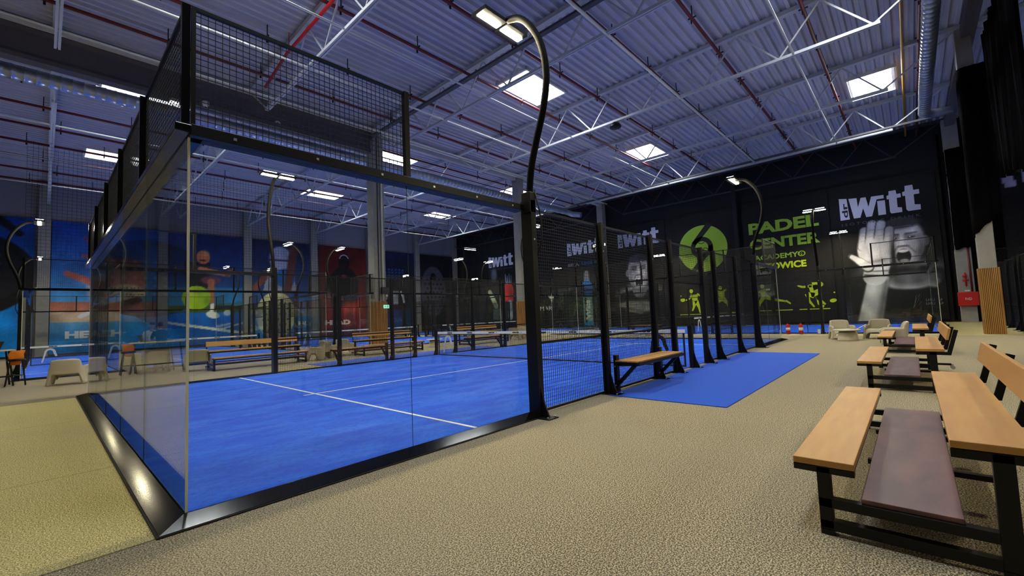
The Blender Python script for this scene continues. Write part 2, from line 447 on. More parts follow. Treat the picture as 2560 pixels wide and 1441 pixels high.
q=MB(); q.add([(-.13,-.025,.09),(-.06,-.025,.15),(-.06,-.025,.11),(.0,-.025,.11),(.0,-.025,.07),(-.06,-.025,.07),(-.06,-.025,.03)],[(0,6,5,4,3,2,1)])
q.box(.05,.13,-.026,-.022,.03,.15); q.build('arrow_symbol',M['white'],s)
column(23.7,17.4,'concrete column with orange slat cladding seen behind the tall lamp pole',True,.62)
column(35.75,17.4,'pale concrete column standing at the black far wall between banners')
column(23.8,-6.3,'concrete column with oak slat cladding at the right, wrapped in black cloth above',True,.46)
c=column(35.75,-6.45,'concrete column at the far wall with red hydrant cabinet',False,.66)
column(11.7,-6.4,'pale concrete column at the top right edge of the view',False,.5)
column(35.75,5.55,'dark column at the far wall between the green emblem and the green lettering',False,.3,m='wall_black')
for i,x in enumerate((-.75,5.7,11.7,17.6,23.7,29.9,35.8)):
    column(x,39.7,'concrete wall column '+['at the left edge beside the dark racket mural','behind the large black racket mural','between the green ball mural and the cap player mural','left of the dark red mural','hidden behind the slatted column','left of the pale dotted racket mural','in the far left corner'][i],False,.62)
# hydrant
h=empty('hydrant_cabinet',(35.4,-6.45,.95),0,'red fire hose cabinet on the column at the far right wall','fire hose cabinet')
MB().box(-.22,0,-.42,.42,0,.78).build('cabinet',M['redbright'],h,bevel=.02)
lettering('FHD',h,'cabinet_lettering',M['white'],(-.225,.13,.32),(0,-1,0),.14,.26)
MB().box(-.03,0,-.1,.1,.82,.9).build('white_tag',M['white'],h)
MB().tube([(.02,-.2,.8),(.02,-.2,3.6)],.05,10).build('riser_pipe',M['red'],h)
v=MB(); v.tube([(-.06,.02,1.1),(-.06,.02,1.9)],.035,8); v.tube([(-.1,-.1,1.45),(-.1,.16,1.45)],.05,10); v.tube([(-.1,.05,1.62),(-.1,.05,1.78)],.09,12)
v.build('valve',M['redbright'],h)
# black curtains
def drape(name,p0,p1,z0,z1,label,fold=.06,n=60,z0b=None):
    mb=MB(); p0=Vector(p0); p1=Vector(p1); d=(p1-p0); nrm=Vector((d.y,-d.x)).normalized(); vs=[]
    z0b=z0 if z0b is None else z0b
    m=8
    for j in range(m+1):
        for i in range(n+1):
            t=i/n; q=p0+d*t+nrm*(fold*math.sin(i*1.9)+fold*.5*math.sin(i*.73+j*.5))
            zb=z0+(z0b-z0)*t+.12*math.sin(i*.5); vs.append((q.x,q.y,zb+(z1-zb)*j/m))
    fs=[(j*(n+1)+i,j*(n+1)+i+1,(j+1)*(n+1)+i+1,(j+1)*(n+1)+i) for j in range(m) for i in range(n)]
    mb.add(vs,fs,0,True)
    o=mb.build(name,M['curtain']); s=o.modifiers.new('thick','SOLIDIFY'); s.thickness=.012
    return tag(o,label,'curtain')
drape('stage_curtain',(23.4,-6.8),(17.2,-6.8),5.9,11.25,'big black cloth hanging high between the right hand columns',.07,60,4.9)
def wrap(x,y,z0,z1,r,label,tip=.5):
    mb=MB(); n=48; m=10; vs=[]
    for j in range(m+1):
        for i in range(n):
            a=2*PI*i/n; rr=r*(1+.06*math.sin(i*1.3)+.04*math.sin(i*2.9+j))
            sq=max(abs(math.cos(a)),abs(math.sin(a))); rr=rr/ (sq*.85+.15)*.95
            zb=z0+tip*.5*(1-math.sin(a))+.04*math.sin(7*a); z=zb+(z1-zb)*j/m
            vs.append((x+rr*math.cos(a),y+rr*math.sin(a),z))
    fs=[(j*n+i,j*n+(i+1)%n,(j+1)*n+(i+1)%n,(j+1)*n+i) for j in range(m) for i in range(n)]
    mb.add(vs,fs,0,True); o=mb.build('column_wrap',M['curtain']); s=o.modifiers.new('t','SOLIDIFY'); s.thickness=.02
    return tag(o,label,'cloth')
wrap(23.84,-6.42,3.75,10.4,.40,'black cloth gathered around the slatted column at the right',.9)
wrap(35.75,-6.6,4.2,10.2,.50,'black cloth gathered around the hydrant column',.2)
drape('wall_curtain',(35.9,-5.85),(35.9,-5.98),0.05,11.4,'narrow black drape beside the shouting man banner',.03,6)
drape('wall_curtain',(35.75,-7.0),(35.75,-8.0),0.05,11.4,'black drape on the far wall right of the hydrant column',.05,14)
# netting above the court at the left
def netting(x0,x1,y,z0,z1,label,sp=.12,th=.006):
    r=MB(); 
    nx=int((x1-x0)/sp); nz=int((z1-z0)/sp)
    for i in range(nx+1):
        x=x0+i*sp; r.bar((x,y,z0),(x+.02*math.sin(i),y,z1-.18*abs(math.sin(i*sp*2.1))),th,th,caps=False)
    for j in range(nz+1):
        z=z0+j*sp; r.bar((x0,y,z),(x1,y,z),th,th,caps=False)
    o=r.build('safety_netting',M['netting']); return tag(o,label,'netting')
netting(-1.2,8.8,17.25,4.05,8.05,'dark safety netting hanging above the mural side court nearest the left edge')
# ------------------------------------------------------------------ padel court
def wires(mb,x0,x1,z0,z1,y=0,sp=.05,w=.0046,flip=False):
    P=(lambda a,z:(y,a,z)) if flip else (lambda a,z:(a,y,z))
    n=int(round((x1-x0)/sp))
    for i in range(n+1):
        a=x0+(x1-x0)*i/n; mb.bar(P(a,z0),P(a,z1),w,w,caps=False)
    n=int(round((z1-z0)/sp))
    for i in range(n+1):
        z=z0+(z1-z0)*i/n; mb.bar(P(x0,z),P(x1,z),w,w,caps=False)
def cpy(o,parent,loc,rz=0,scale=None):
    c=o.copy(); COL.objects.link(c); c.parent=parent; c.location=loc; c.rotation_euler=(0,0,rz)
    for ch in o.children:
        d=ch.copy(); COL.objects.link(d); d.parent=c
    return c
def build_court():
    R=empty('padel_court_enclosure',(0,0,0))
    # glass
    g=MB(); e=1.997; t=.012
    vs=[(x,y,z) for z in (.055,2.94) for y in (-t/2,t/2) for x in (-e/2,e/2)]
    g.add(vs,[(0,1,5,4),(2,6,7,3)],0); g.add(vs,[(0,2,3,1),(4,5,7,6),(0,4,6,2),(1,3,7,5)],1)
    G=g.build('glass_panel',[M['glass'],M['glass_edge']],R); first=[True]
    def glass(x,y,rz):
        if first[0]: G.location=(x,y,0); G.rotation_euler.z=rz; first[0]=False
        else: cpy(G,R,(x,y,0),rz)
    for X in (0.0,20.0):
        for k in range(5): glass(X,1+2*k,PI/2)
    for y in (0.0,10.0):
        for x in (1,3,17,19): glass(x,y,0)
    # base skirts: sloped glossy profile with mitred ends
    prof=[(.005,.064),(.02,.064),(.185,.016),(.185,.010),(.005,.010)]
    def skirt(f0,f1,rub):
        mb=MB(); mb.prism(prof,f0,f1); o=mb.build('base_skirt',M['skirt'],R)
        mb=MB(); mb.prism([(.0,.012),(.20,.012),(.20,0),(0,0)],f0,f1); mb.build('rubber_strip',M['rubber'],o)
    for X,s in ((0,-1),(20,1)):
        skirt(lambda a,b:(X+s*a,0-a,b),lambda a,b:(X+s*a,10+a,b),0)
    for Y,s in ((0,-1),(10,1)):
        for xa,xb,ma,mb_ in ((0,3.95,1,0),(16.05,20,0,1)):
            skirt(lambda a,b:(xa-a*ma,Y+s*a,b),lambda a,b:(xb+a*mb_,Y+s*a,b),0)
    # top beams
    for X,s in ((0,-1),(20,1)):
        b=MB().box(min(X-s*.01,X+s*.10),max(X-s*.01,X+s*.10),-.065,10.065,2.955,3.02); b.box(min(X,X-s*.10),max(X,X-s*.10),0,10,2.942,2.955)
        o=b.build('top_beam',M['black_gloss'],R,bevel=.006)
    for Y,s in ((0,-1),(10,1)):
        for xa,xb in ((0,3.95),(16.05,20)):
            b=MB().box(xa,xb,min(Y,Y+s*.065),max(Y,Y+s*.065),2.94,3.03); b.box(xa,xb,min(Y,Y-s*.11),max(Y,Y-s*.11),2.942,2.955)
            o=b.build('top_beam',M['black'],R,bevel=.004)
            z=MB()
            for k in range(5):
                x=xa+.35+k*.8; z.lathe([(0,-.004),(.014,-.004),(.014,0),(0,0)],(x,0,0),8)
            # bolts on outer face
            z=MB()
            for k in range(6):
                x=xa+.3+k*.68; yy=Y+s*.068; z.box(x-.012,x+.012,yy-.004,yy+.004,2.97,2.992)
            z.build('bolt',M['zinc'],o)
    for X in (0,20):
        for Y in (0,10):
            MB().box(X-.008,X+.008,Y-.008,Y+.008,.055,2.935).build('corner_seal',M['corner_seal'],R)
    # posts
    def post(x,y,s,w,d,h,gus=True,z0=0):
        p=MB(); ya,yb=sorted((y,y+s*d)); p.box(x-w/2,x+w/2,ya,yb,z0,h)
        if gus:
            p.prism([(0,0),(.14,0),(.05,.2),(0,.42)],lambda a,b:(x-.012,y+s*(d+a),b),lambda a,b:(x+.012,y+s*(d+a),b))
            ya,yb=sorted((y-s*.01,y+s*(d+.2))); p.box(x-.11,x+.11,ya,yb,0,.012)
        o=p.build('fence_post',M['black'],R)
        if gus:
            b=MB()
            for sx in (-.08,.08): b.tube([(x+sx,y+s*(d+.16),.01),(x+sx,y+s*(d+.16),.035)],.012,6)
            for zz in (.35,2.5): 
                if zz<h: b.box(x-.012,x+.012,y+s*d-.004,y+s*d+.004,zz,zz+.024)
            b.build('bolt',M['zinc'],o)
        return o
    for Y,s in ((0,-1),(10,1)):
        for x in (4,16): post(x,Y-s*.0,s,.10,.19,3.08)
        for x in (6,8,9,11,12,14): post(x,Y,s,.08,.12,3.03)
        post(10,Y,s,.09,.10,1.02)
    # bottom + top rails and mesh panels on the long sides
    PN=[(4.05,5.96),(6.04,7.96),(8.04,8.96),(11.04,11.96),(12.04,13.96),(14.04,15.95)]
    for Y,s in ((0,-1),(10,1)):
        for a,b in PN:
            m=MB(); wires(m,a,b,.05,3.0,Y+s*.03)
            o=m.build('mesh_panel',M['wire'],R)
            fr=MB()
            for z in (.04,1.02,2.99): fr.bar((a,Y+s*.03,z),(b,Y+s*.03,z),.03,.035)
            for xx in (a+.01,b-.01): fr.bar((xx,Y+s*.03,.04),(xx,Y+s*.03,2.99),.02,.03)
            fr.build('panel_frame',M['black'],o)
        for a,b in ((9.04,10.96),):
            m=MB(); wires(m,a,b,2.05,3.0,Y+s*.03); o=m.build('mesh_panel',M['wire'],R)
            fr=MB()
            for z in (2.05,2.99): fr.bar((a,Y+s*.03,z),(b,Y+s*.03,z),.03,.035)
            fr.build('panel_frame',M['black'],o)
        # upper mesh above the first side glass
        for a,b in ((.02,1.98),(18.02,19.98)):
            m=MB(); wires(m,a,b,3.04,4.0,Y+s*.02); o=m.build('mesh_panel',M['wire'],R)
            fr=MB(); fr.bar((a,Y+s*.02,4.0),(b,Y+s*.02,4.0),.03,.03); fr.bar((a,Y+s*.02,3.04),(a,Y+s*.02,4.0),.03,.03)
            fr.build('panel_frame',M['black'],o)
        for x in (2,18): 
            p=MB().box(x-.03,x+.03,*sorted((Y-s*.01,Y+s*.05)),3.03,4.02); p.build('upper_post',M['black'],R)
    for X,s in ((0,-1),(20,1)):
        m=MB(); wires(m,.05,9.95,3.03,4.0,X+s*.02,flip=True); o=m.build('mesh_panel',M['wire'],R)
        fr=MB(); fr.bar((X+s*.02,0,4.0),(X+s*.02,10,4.0),.03,.03); fr.build('panel_frame',M['black'],o)
        for k in range(6):
            y=2*k; d=.0
            p=MB().box(*sorted((X-s*.0,X+s*(.055 if k in (0,5) else .075))),y-.025,y+.025,3.02,4.02)
            p.build('upper_post',M['black_gloss'],R)
    return R
def build_turf():
    T=MB().box(.02,19.98,.02,9.98,.001,.012).build('court_turf',M['turf'])
    def line(a,b,c,d): MB().box(a,b,c,d,.009,.016).build('court_line',M['white_line'],T)
    line(3.03,3.08,.03,9.97); line(16.92,16.97,.03,9.97); line(2.83,17.17,4.975,5.025)
    return T
def build_net():
    N=empty('padel_net',(0,0,0))
    m=MB(); w=.0025; y0,y1=.12,9.88
    n=int((y1-y0)/.045)
    for i in range(n+1):
        y=y0+(y1-y0)*i/n; m.bar((10,y,.02),(10,y,.86),w,w,caps=False)
    for j in range(20): m.bar((10,y0,.03+j*.044),(10,y1,.03+j*.044),w,w,caps=False)
    m.build('net_mesh',M['netcord'],N)
    k=MB(); k.box(9.985,10.015,y0,y1,.01,.045); 
    for yy in (y0,y1): k.box(9.99,10.01,yy-.02,yy+.02,.01,.86)
    k.build('edge_cord',M['netcord'],N)
    tp=MB().box(9.98,10.02,.08,9.92,.84,.925).build('net_tape',M['tape'],N)
    k=0
    for side,(nx,rt) in enumerate(((-1,(0,-1,0)),)):
        for i in range(8):
            y=9.3-i*1.15
            lettering('HEAD',tp,'tape_lettering',M['pblack'],(9.978,y,.862),rt,.04,.30,bold=.01,extrude=.001)
            z=MB(); z.box(9.976,9.979,y-.42,y-.36,.875,.89); z.build('tape_mark',M['pgrey'],tp)
    # arch shaped badges at both ends
    def arch(yc,m,s=1.0):
        a=MB(); pts=[]
        n=18; outer=[];inner=[]
        for i in range(n+1):
            t=PI*i/n
            outer.append((.20*math.cos(t),.46+.22*math.sin(t))); inner.append((.125*math.cos(t)-.01,.42+.17*math.sin(t)))
        outer=[(.26,.30)]+outer+[(-.29,.0)]; inner=[(.19,.26)]+inner+[(-.24,.0)]
        vs=[(9.96,yc-u*s,.12+v*s) for u,v in outer]+[(9.96,yc-u*s,.12+v*s) for u,v in inner]
        vs+=[(9.945,yc-u*s,.12+v*s) for u,v in outer]+[(9.945,yc-u*s,.12+v*s) for u,v in inner]
        k=len(outer); fs=[]
        for i in range(k-1):
            fs+=[(i,i+1,k+i+1,k+i),(2*k+i+1,2*k+i,3*k+i,3*k+i+1),(i+1,i,2*k+i,2*k+i+1),(k+i,k+i+1,3*k+i+1,3*k+i)]
        a.add(vs,fs); a.build('arch_badge',m,N)
    arch(9.25,M['white']); arch(.75,M['black'])
    return N
def build_lamp():
    # local: pole base at origin, court lies towards +Y, heads run along X
    Lr=empty('court_lamp',(0,0,0))
    path=[(0,-.02,3.02),(0,-.08,3.5),(0,-.2,3.9),(0,-.36,4.35),(0,-.44,4.8),(0,-.38,5.25),(0,-.22,5.6),(0,.0,5.86),(0,.24,5.96)]
    # smooth
    P=[Vector(p) for p in path]; sm=[]
    for i in range(len(P)-1):
        a=P[max(i-1,0)];b=P[i];c=P[i+1];d=P[min(i+2,len(P)-1)]
        for k in range(4):
            t=k/4; sm.append(.5*((2*b)+(c-a)*t+(2*a-5*b+4*c-d)*t*t+(3*b-a-3*c+d)*t**3))
    sm.append(P[-1])
    MB().tube(sm,.05,12).build('pole',M['pole'],Lr)
    MB().box(-.07,.07,-.09,.07,2.9,3.2).build('pole_socket',M['black'],Lr,bevel=.008)
    cb=MB().tube([(.06,-.05,2.2),(.09,-.16,2.5),(.09,-.14,2.9),(.06,-.08,3.25)],.012,6).build('power_cable',M['rubber'],Lr)
    for sx in (-1,1):
        a,b=sorted((sx*.02,sx*.47))
        h=MB().box(a,b,.25,.55,5.92,5.98)
        for k in range(6): xx=a+.04+k*.07; h.box(xx,xx+.012,.27,.53,5.98,6.0)
        ho=h.build('lamp_head',M['black'],Lr)
        MB().box(a+.02,b-.02,.35,.45,5.912,5.922).build('lamp_lens',LAMPE,ho)
        MB().box(a+.05,b-.05,.29,.51,6.0,6.01).build('ceiling_fill_panel',UPFILL,ho)  # added glowing panel, hidden on top of the head, lights the ceiling
    return Lr
def build_mat():
    return MB().box(5.85,14.25,-2.05,-.14,.001,.012).build('turf_mat',M['mat_blue'])
def build_bench():
    B=empty('fence_bench',(0,0,0))
    s=MB()
    for k in range(6): s.box(.12,2.06,-.14-.075*k-.062,-.14-.075*k,.545,.57)
    s.build('seat',M['wood'],B,bevel=.003)
    s=MB().box(.12,2.06,-.6,-.56,.49,.545); s.box(.12,2.06,-.18,-.14,.49,.545); s.build('seat_frame',M['black'],B)
    for x in (.18,1.98):
        br=MB(); br.bar((x,-.1,.5),(x,-.58,.52),.05,.07); br.bar((x,-.12,.12),(x,-.5,.5),.05,.06); br.box(x-.05,x+.05,-.16,-.10,.02,.66)
        o=br.build('bracket',M['black'],B)
        z=MB(); z.box(x-.055,x-.05,-.14,-.115,.45,.475); z.box(x-.055,x-.05,-.14,-.115,.12,.145); z.build('bolt',M['zinc'],o)
    return B
courtP=build_court(); turfP=build_turf(); netP=build_net(); lampP=build_lamp(); matP=build_mat(); benchP=build_bench()
COURTS=[  # origin, rotation, who
 ((0,0,0),0,'the nearest glass court'),
 ((34.3,-4.9,0),PI/2,'the court at the black far wall'),
 ((8.8,17.3,0),PI/2,'the left mural side court'),
 ((21.2,17.3,0),PI/2,'the middle mural side court'),
 ((33.8,17.3,0),PI/2,'the corner court beyond the far slatted column'),
 ((34.3,-17.4,0),PI,'the court past the right hand columns')]
first=True
for (o3,rz,who) in COURTS:
    mt=Matrix.Translation(o3)@Matrix.Rotation(rz,4,'Z')
    if who.startswith('the court past'):
        mt=Matrix.Translation((34.3,-7.35,0))@Matrix.Rotation(PI,4,'Z')
    rz_=mt.to_euler().z; l0=mt.translation
    if first: C,T,N=courtP,turfP,netP
    else: C,T,N=copy_tree(courtP),copy_tree(turfP),copy_tree(netP)
    for o in (C,T,N): o.location=l0; o.rotation_euler.z=rz_
    tag(C,'glass and black mesh enclosure of '+who,'court','padel court enclosures')
    tag(T,'blue turf with white lines inside '+who,'turf','court turfs')
    tag(N,'padel net with white tape across '+who,'net','padel nets')
    for q,(x,y,s) in enumerate(((4,-.1,0),(16,-.1,0),(4,10.1,PI),(16,10.1,PI))):
        if q==0 and who.startswith('the court past'): continue
        L=lampP if (first and q==0) else copy_tree(lampP)
        p=mt@Vector((x,y,0)); L.location=p; L.rotation_euler.z=rz_+s
        if rz==0 and o3==(0,0,0): w=['near left','near right','far left','far right'][q]
        else: w=['first','second','third','fourth'][q]
        pos=(['near left','near right','far left','far right'] if rz==0 and o3==(0,0,0) else ['nearer right','farther right','nearer left','farther left'])[q]
        tag(L,'curved black lamp pole, '+pos+' one of '+who,'lamp','curved court lamps')
    first=False
for (x,y,rz,l) in ((-8.5,2.0,PI/2,'added out of view lamp pole left of the yellowish carpet by the back wall'),(-7.5,11.5,PI/2,'added out of view lamp pole farther along the back wall'),
                  (8.2,-7.3,PI,'added out of view lamp pole right of the two tier benches')):
    L=copy_tree(lampP); L.location=(x,y,0); L.rotation_euler.z=rz; tag(L,l,'lamp')  # poles added out of view to light the foreground floor
    MB().box(-.05,.05,-.1,.08,0,3.0).build('post',M['black'],L)
tag(matP,'bright blue turf mat lying outside the near side of the glass court','mat')
m2=copy_tree(matP,loc=(20,10,0),rotz=PI); tag(m2,'blue turf mat beyond the far side fence of the glass court','mat')
benchP.location=(6.0,-.02,0); tag(benchP,'slatted wooden bench bolted to the near mesh fence over the blue mat','bench','benches bolted to the court fence')
b2=copy_tree(benchP,loc=(14.0,10.02,0),rotz=PI); tag(b2,'slatted bench bolted outside the far fence beside the net','bench')
b3=copy_tree(benchP,loc=(8.0,10.02,0),rotz=PI); tag(b3,'slatted bench bolted outside the far fence left of the net','bench')
b4=copy_tree(benchP,loc=(24.28,8.9,0),rotz=-PI/2); tag(b4,'slatted bench bolted to the fence of the court at the black wall','bench')
# ------------------------------------------------------------------ two tier benches
def tier_bench(L=3.05):
    B=empty('tiered_bench',(0,0,0))   # local: low seat front toward +Y, back rest toward -Y, length along X
    def plank(name,x0,x1,y0,y1,z0,z1,m): return MB().box(x0,x1,y0,y1,z0,z1).build(name,M[m],B,bevel=.004)
    plank('low_seat',0,L,-.31,0,.41,.45,'wood'); plank('high_seat',0,L,-1.05,-.73,.625,.665,'wood')
    plank('foot_board',.02,L-.02,-.76,-.33,.222,.25,'film_ply')
    br=MB(); br.prism([(0,0),(.03,0),(.07,.17),(.04,.17)],lambda a,b:(.0,-1.07-a,.80+b),lambda a,b:(L,-1.07-a,.80+b))
    br.build('backrest',M['wood'],B,bevel=.004)
    for x in (.0,L-.06):
        f=MB(); y0,y1=-.12,-.88
        f.box(x,x+.06,y0-.07,y0,0.04,.41); f.box(x,x+.06,y1-.08,y1,.04,.62)
        f.box(x,x+.06,y1,y0,.03,.09); f.box(x,x+.06,y1,y0,.165,.222)
        f.box(x,x+.06,-.31,0.0,.37,.408); f.box(x,x+.06,-1.11,-.73,.575,.622)
        f.bar((x+.03,-1.09,.58),(x+.03,-1.19,.95),.03,.05)
        f.box(x+.005,x+.055,-1.22,y1-.08,.10,.14)
        f.box(x,x+.06,y0-.07,y0,0,.04); f.box(x,x+.06,y1-.08,y1,0,.04)
        o=f.build('end_frame',M['black'],B,bevel=.003)
        w=MB(); w.tube([(x+.02,-1.24,.06),(x+.04,-1.24,.06)],.035,12); w.box(x+.015,x+.045,-1.25,-1.2,.06,.13); w.build('chrome_caster',M['zinc'],o)
    r=MB(); r.box(.06,L-.06,-.3,-.26,.37,.408); r.box(.06,L-.06,-.05,-.01,.37,.408); r.box(.06,L-.06,-.8,-.76,.575,.62); r.box(.06,L-.06,-1.0,-.96,.575,.62)
    r.box(.06,L-.06,-.37,-.33,.18,.222); r.box(.06,L-.06,-.76,-.72,.18,.222)
    for x in (1.0,2.0): r.box(x,x+.05,-1.0,-.3,.185,.22); r.box(x-.02,x+.02,-1.11,-.96,.575,.615); r.bar((x,-1.09,.58),(x,-1.19,.95),.03,.05)
    r.build('long_rails',M['black'],B)
    return B
TB=tier_bench(); TB.location=(2.55,-3.45,0)
tag(TB,'large two tier wooden bench in the right foreground, nearest the camera','bench','two tier wooden benches')
for loc,rz,l in (((8.4,-3.34,0),0,'two tier wooden bench second from the camera along the right side'),
                 ((14.9,-3.30,0),0,'two tier wooden bench furthest away along the right side by the armchairs'),
                 ((6.2,13.05,0),PI,'two tier bench beyond the far fence, left one, seen through the corner glass'),
                 ((11.6,13.05,0),PI,'two tier bench beyond the far fence in front of the slatted column'),
                 ((17.6,13.1,0),PI,'two tier bench beyond the net at the far fence'),):
    copy_tree(TB,loc=loc,rotz=rz,label=l)

# ------------------------------------------------------------------ moulded armchairs
def armchair(m):
    A=empty('moulded_armchair',(0,0,0))   # faces -Y
    mb=MB(); n=56; rows=8
    vs=[]
    sst=lambda e0,e1,x: (lambda q:q*q*(3-2*q))(max(0,min(1,(x-e0)/(e1-e0))))
    for j in range(rows):
        v=j/(rows-1)
        for i in range(n+1):
            t=-1+2*i/n; a=abs(t)
            if a<.6:
                q=a/.6*PI/2; px=.33*math.copysign(math.sin(q)**.62,t) if t else 0; py=.04+.27*(math.cos(q)**.5 if math.cos(q)>1e-6 else 0)
            else:
                px=math.copysign(.33,t); py=.04-(a-.6)/.4*.36
            top=.53+.21*(1-sst(.30,.44,a))-.07*sst(.88,1,a)-.02*(a/.3)**2*(a<.3)
            bot=.30*(1-sst(.26,.36,a)) if a<.5 else .27*sst(.56,.66,a)*(1-sst(.86,.94,a))
            z=bot+(top-bot)*v
            fl=1+.22*(1-min(z,.5)/.5)+(.05 if a>.5 and z>.45 else 0); rec=.05*max(0,z-.4)/.3 if a<.35 else 0
            vs.append((px*fl,py*(1+.10*(1-z/.75))+rec,z))
    fs=[(j*(n+1)+i,j*(n+1)+i+1,(j+1)*(n+1)+i+1,(j+1)*(n+1)+i) for j in range(rows-1) for i in range(n)]
    mb.add(vs,fs,0,True); o=mb.build('shell',m,A)
    s=o.modifiers.new('s','SOLIDIFY'); s.thickness=.075; s.offset=0
    s=o.modifiers.new('sub','SUBSURF'); s.levels=1; s.render_levels=2
    k=MB(); ny=10; vs=[]
    for j in range(ny+1):
        v=j/ny; y=.26-.62*v; z=.40-.02*math.sin(v*PI)+ (0 if v<.85 else -(v-.85)*.9)
        for i in range(9):
            x=(-1+i/4)*.34; vs.append((x,y,z-.015*(1-abs(-1+i/4))))
    fs=[(j*9+i,(j+1)*9+i,(j+1)*9+i+1,j*9+i+1) for j in range(ny) for i in range(8)]
    # front apron with arch
    b=len(vs)
    for i in range(9):
        t=-1+i/4; vs.append((t*.35,-.365,.12+.17*(1-t*t)**.5 if abs(t)<1 else .05))
    fs+=[(ny*9+i,b+i,b+i+1,ny*9+i+1) for i in range(8)]
    k.add(vs,fs,0,True); o=k.build('seat',m,A); s=o.modifiers.new('s','SOLIDIFY'); s.thickness=.045; s.offset=-1
    s=o.modifiers.new('sub','SUBSURF'); s.levels=1; s.render_levels=2
    return A
A1=armchair(M['beige']); A2=armchair(M['taupe'])
def put(A,used,loc,rz,l):
    o=A if not used else copy_tree(A)
    o.location=loc; o.rotation_euler.z=rz; tag(o,l,'armchair'); return o
put(A1,0,(20.7,-1.95,0),-PI/2+.35,'cream moulded armchair facing the round table, left of the taupe one at the right')
put(A2,0,(20.9,-3.05,0),-PI/2-.1,'taupe moulded armchair between two cream ones near the right hand benches')
put(A1,1,(18.3,-3.55,0),.1-PI,'cream moulded armchair seen from the side behind the right hand benches')
put(A1,1,(-.2,14.0,0),PI-.25,'cream armchair at the left edge seen from behind, leftmost one')
put(A1,1,(1.05,14.7,0),PI+.5,'cream armchair just right of the leftmost armchair, seen through the glass edge')
put(A2,1,(1.9,15.4,0),PI+.2,'grey armchair in front of the people at the high table')
put(A2,1,(2.95,14.3,0),PI-.2,'taupe armchair left of the far bench, behind the corner glass')
put(A2,1,(6.9,13.6,0),-2.4,'taupe armchair right of the left far bench')
put(A2,1,(7.7,14.5,0),PI/2,'taupe armchair turned sideways behind the far fence')
put(A1,1,(8.6,14.9,0),2.2,'cream armchair left of the far bench at the slatted column')
put(A1,1,(20.3,14.4,0),1.9,'cream armchair at the foot of the far slatted column')
put(A2,1,(21.4,15.6,0),2.6,'taupe armchair behind the one at the far slatted column')
# round tables
def rtable(loc,l,used=None):
    if used is None:
        T=empty('round_table',loc)
        MB().lathe([(0,0),(.33,0),(.30,.05),(.27,.30),(.24,.33),(0,.33)],(0,0,0),32).build('pedestal',M['beige'],T)
        MB().lathe([(0,.36),(.40,.36),(.43,.38),(.42,.41),(0,.40)],(0,0,0),32).build('table_top',M['beige'],T)
        MB().lathe([(0,.33),(.22,.33),(.30,.365),(0,.365)],(0,0,0),24).build('neck',M['black'],T)
    else: T=copy_tree(used,loc=loc)
    return tag(T,l,'table')
RT=rtable((19.75,-2.2,0),'low round cream table between the armchairs at the right')
rtable((13.2,14.4,0),'low round cream table beyond the net post at the far fence',RT)
# fire extinguishers
def ext():
    E=empty('fire_extinguisher',(0,0,0))
    MB().lathe([(0,0),(.085,0),(.09,.03),(.09,.42),(.06,.48),(.03,.5),(.03,.53),(0,.53)],(0,0,0),20).build('cylinder',M['redbright'],E)
    v=MB(); v.box(-.03,.03,-.08,.03,.53,.57); v.box(-.02,.02,-.12,.02,.58,.595); v.build('valve_head',M['black'],E)
    MB().lathe([(.091,.18),(.092,.18),(.092,.32),(.091,.32)],(0,0,0),20).build('paper_label',M['white'],E)
    MB().tube([(.0,.03,.55),(.0,.16,.6),(0,.26,.45),(0,.28,.2),(0,.27,.08)],.014,8).build('hose',M['rubber'],E)
    return E
E1=ext(); E1.location=(23.85,.45,0); tag(E1,'red fire extinguisher on the floor by the far court, left of the pair','fire extinguisher','pair of fire extinguishers')
c=copy_tree(E1,loc=(23.85,-.08,0),rotz=PI,label='red fire extinguisher on the floor by the far court, right of the pair')
s=empty('marker_post',(23.95,-.78,0),0,'short white marker post at the foot of the far court fence','post')
MB().box(-.04,.04,-.05,.05,0,.22).build('shaft',M['white'],s); MB().box(-.06,.06,-.07,.07,0,.015).build('base',M['black'],s)

# ------------------------------------------------------------------ high tables and people
def htable(loc,rz,l):
    T=empty('high_table',loc,rz,l,'table')
    MB().box(-.75,.75,-.33,.33,1.02,1.06).build('table_top',M['beige'],T,bevel=.005)
    for sx in (-1,1):
        for sy in (-1,1):
            MB().bar((sx*.62,sy*.25,1.02),(sx*.72,sy*.30,0),.04,.04).build('leg',M['black'],T)
    b=MB(); b.box(-.66,.66,-.02,.02,.25,.29)
    for sx in (-1,1): b.box(sx*.68-.02,sx*.68+.02,-.28,.28,.25,.29)
    b.build('foot_rail',M['black'],T); return T
def stool(loc,rz,l):
    S=empty('bar_stool',loc,rz,l,'stool')
    MB().lathe([(0,.72),(.19,.72),(.2,.75),(.18,.78),(0,.785)],(0,0,0),20).build('seat',M['black'],S)
    for sx in (-1,1):
        for sy in (-1,1): MB().bar((sx*.12,sy*.12,.72),(sx*.2,sy*.2,0),.028,.028).build('leg',M['black'],S)
    MB().tube([(.17*math.cos(a*PI/8),.17*math.sin(a*PI/8),.3) for a in range(17)],.01,6).build('foot_ring',M['black'],S); return S
def laptop(loc,rz,l):
    P=empty('laptop',loc,rz,l,'laptop')
    MB().box(-.17,.17,-.12,.12,0,.018).build('keyboard_base',M['screen'],P)
    MB().prism([(0,0),(.015,0),(.10,.23),(.085,.23)],lambda a,b:(-.17,.11+a,.015+b),lambda a,b:(.17,.11+a,.015+b)).build('lid',M['screen'],P); return P
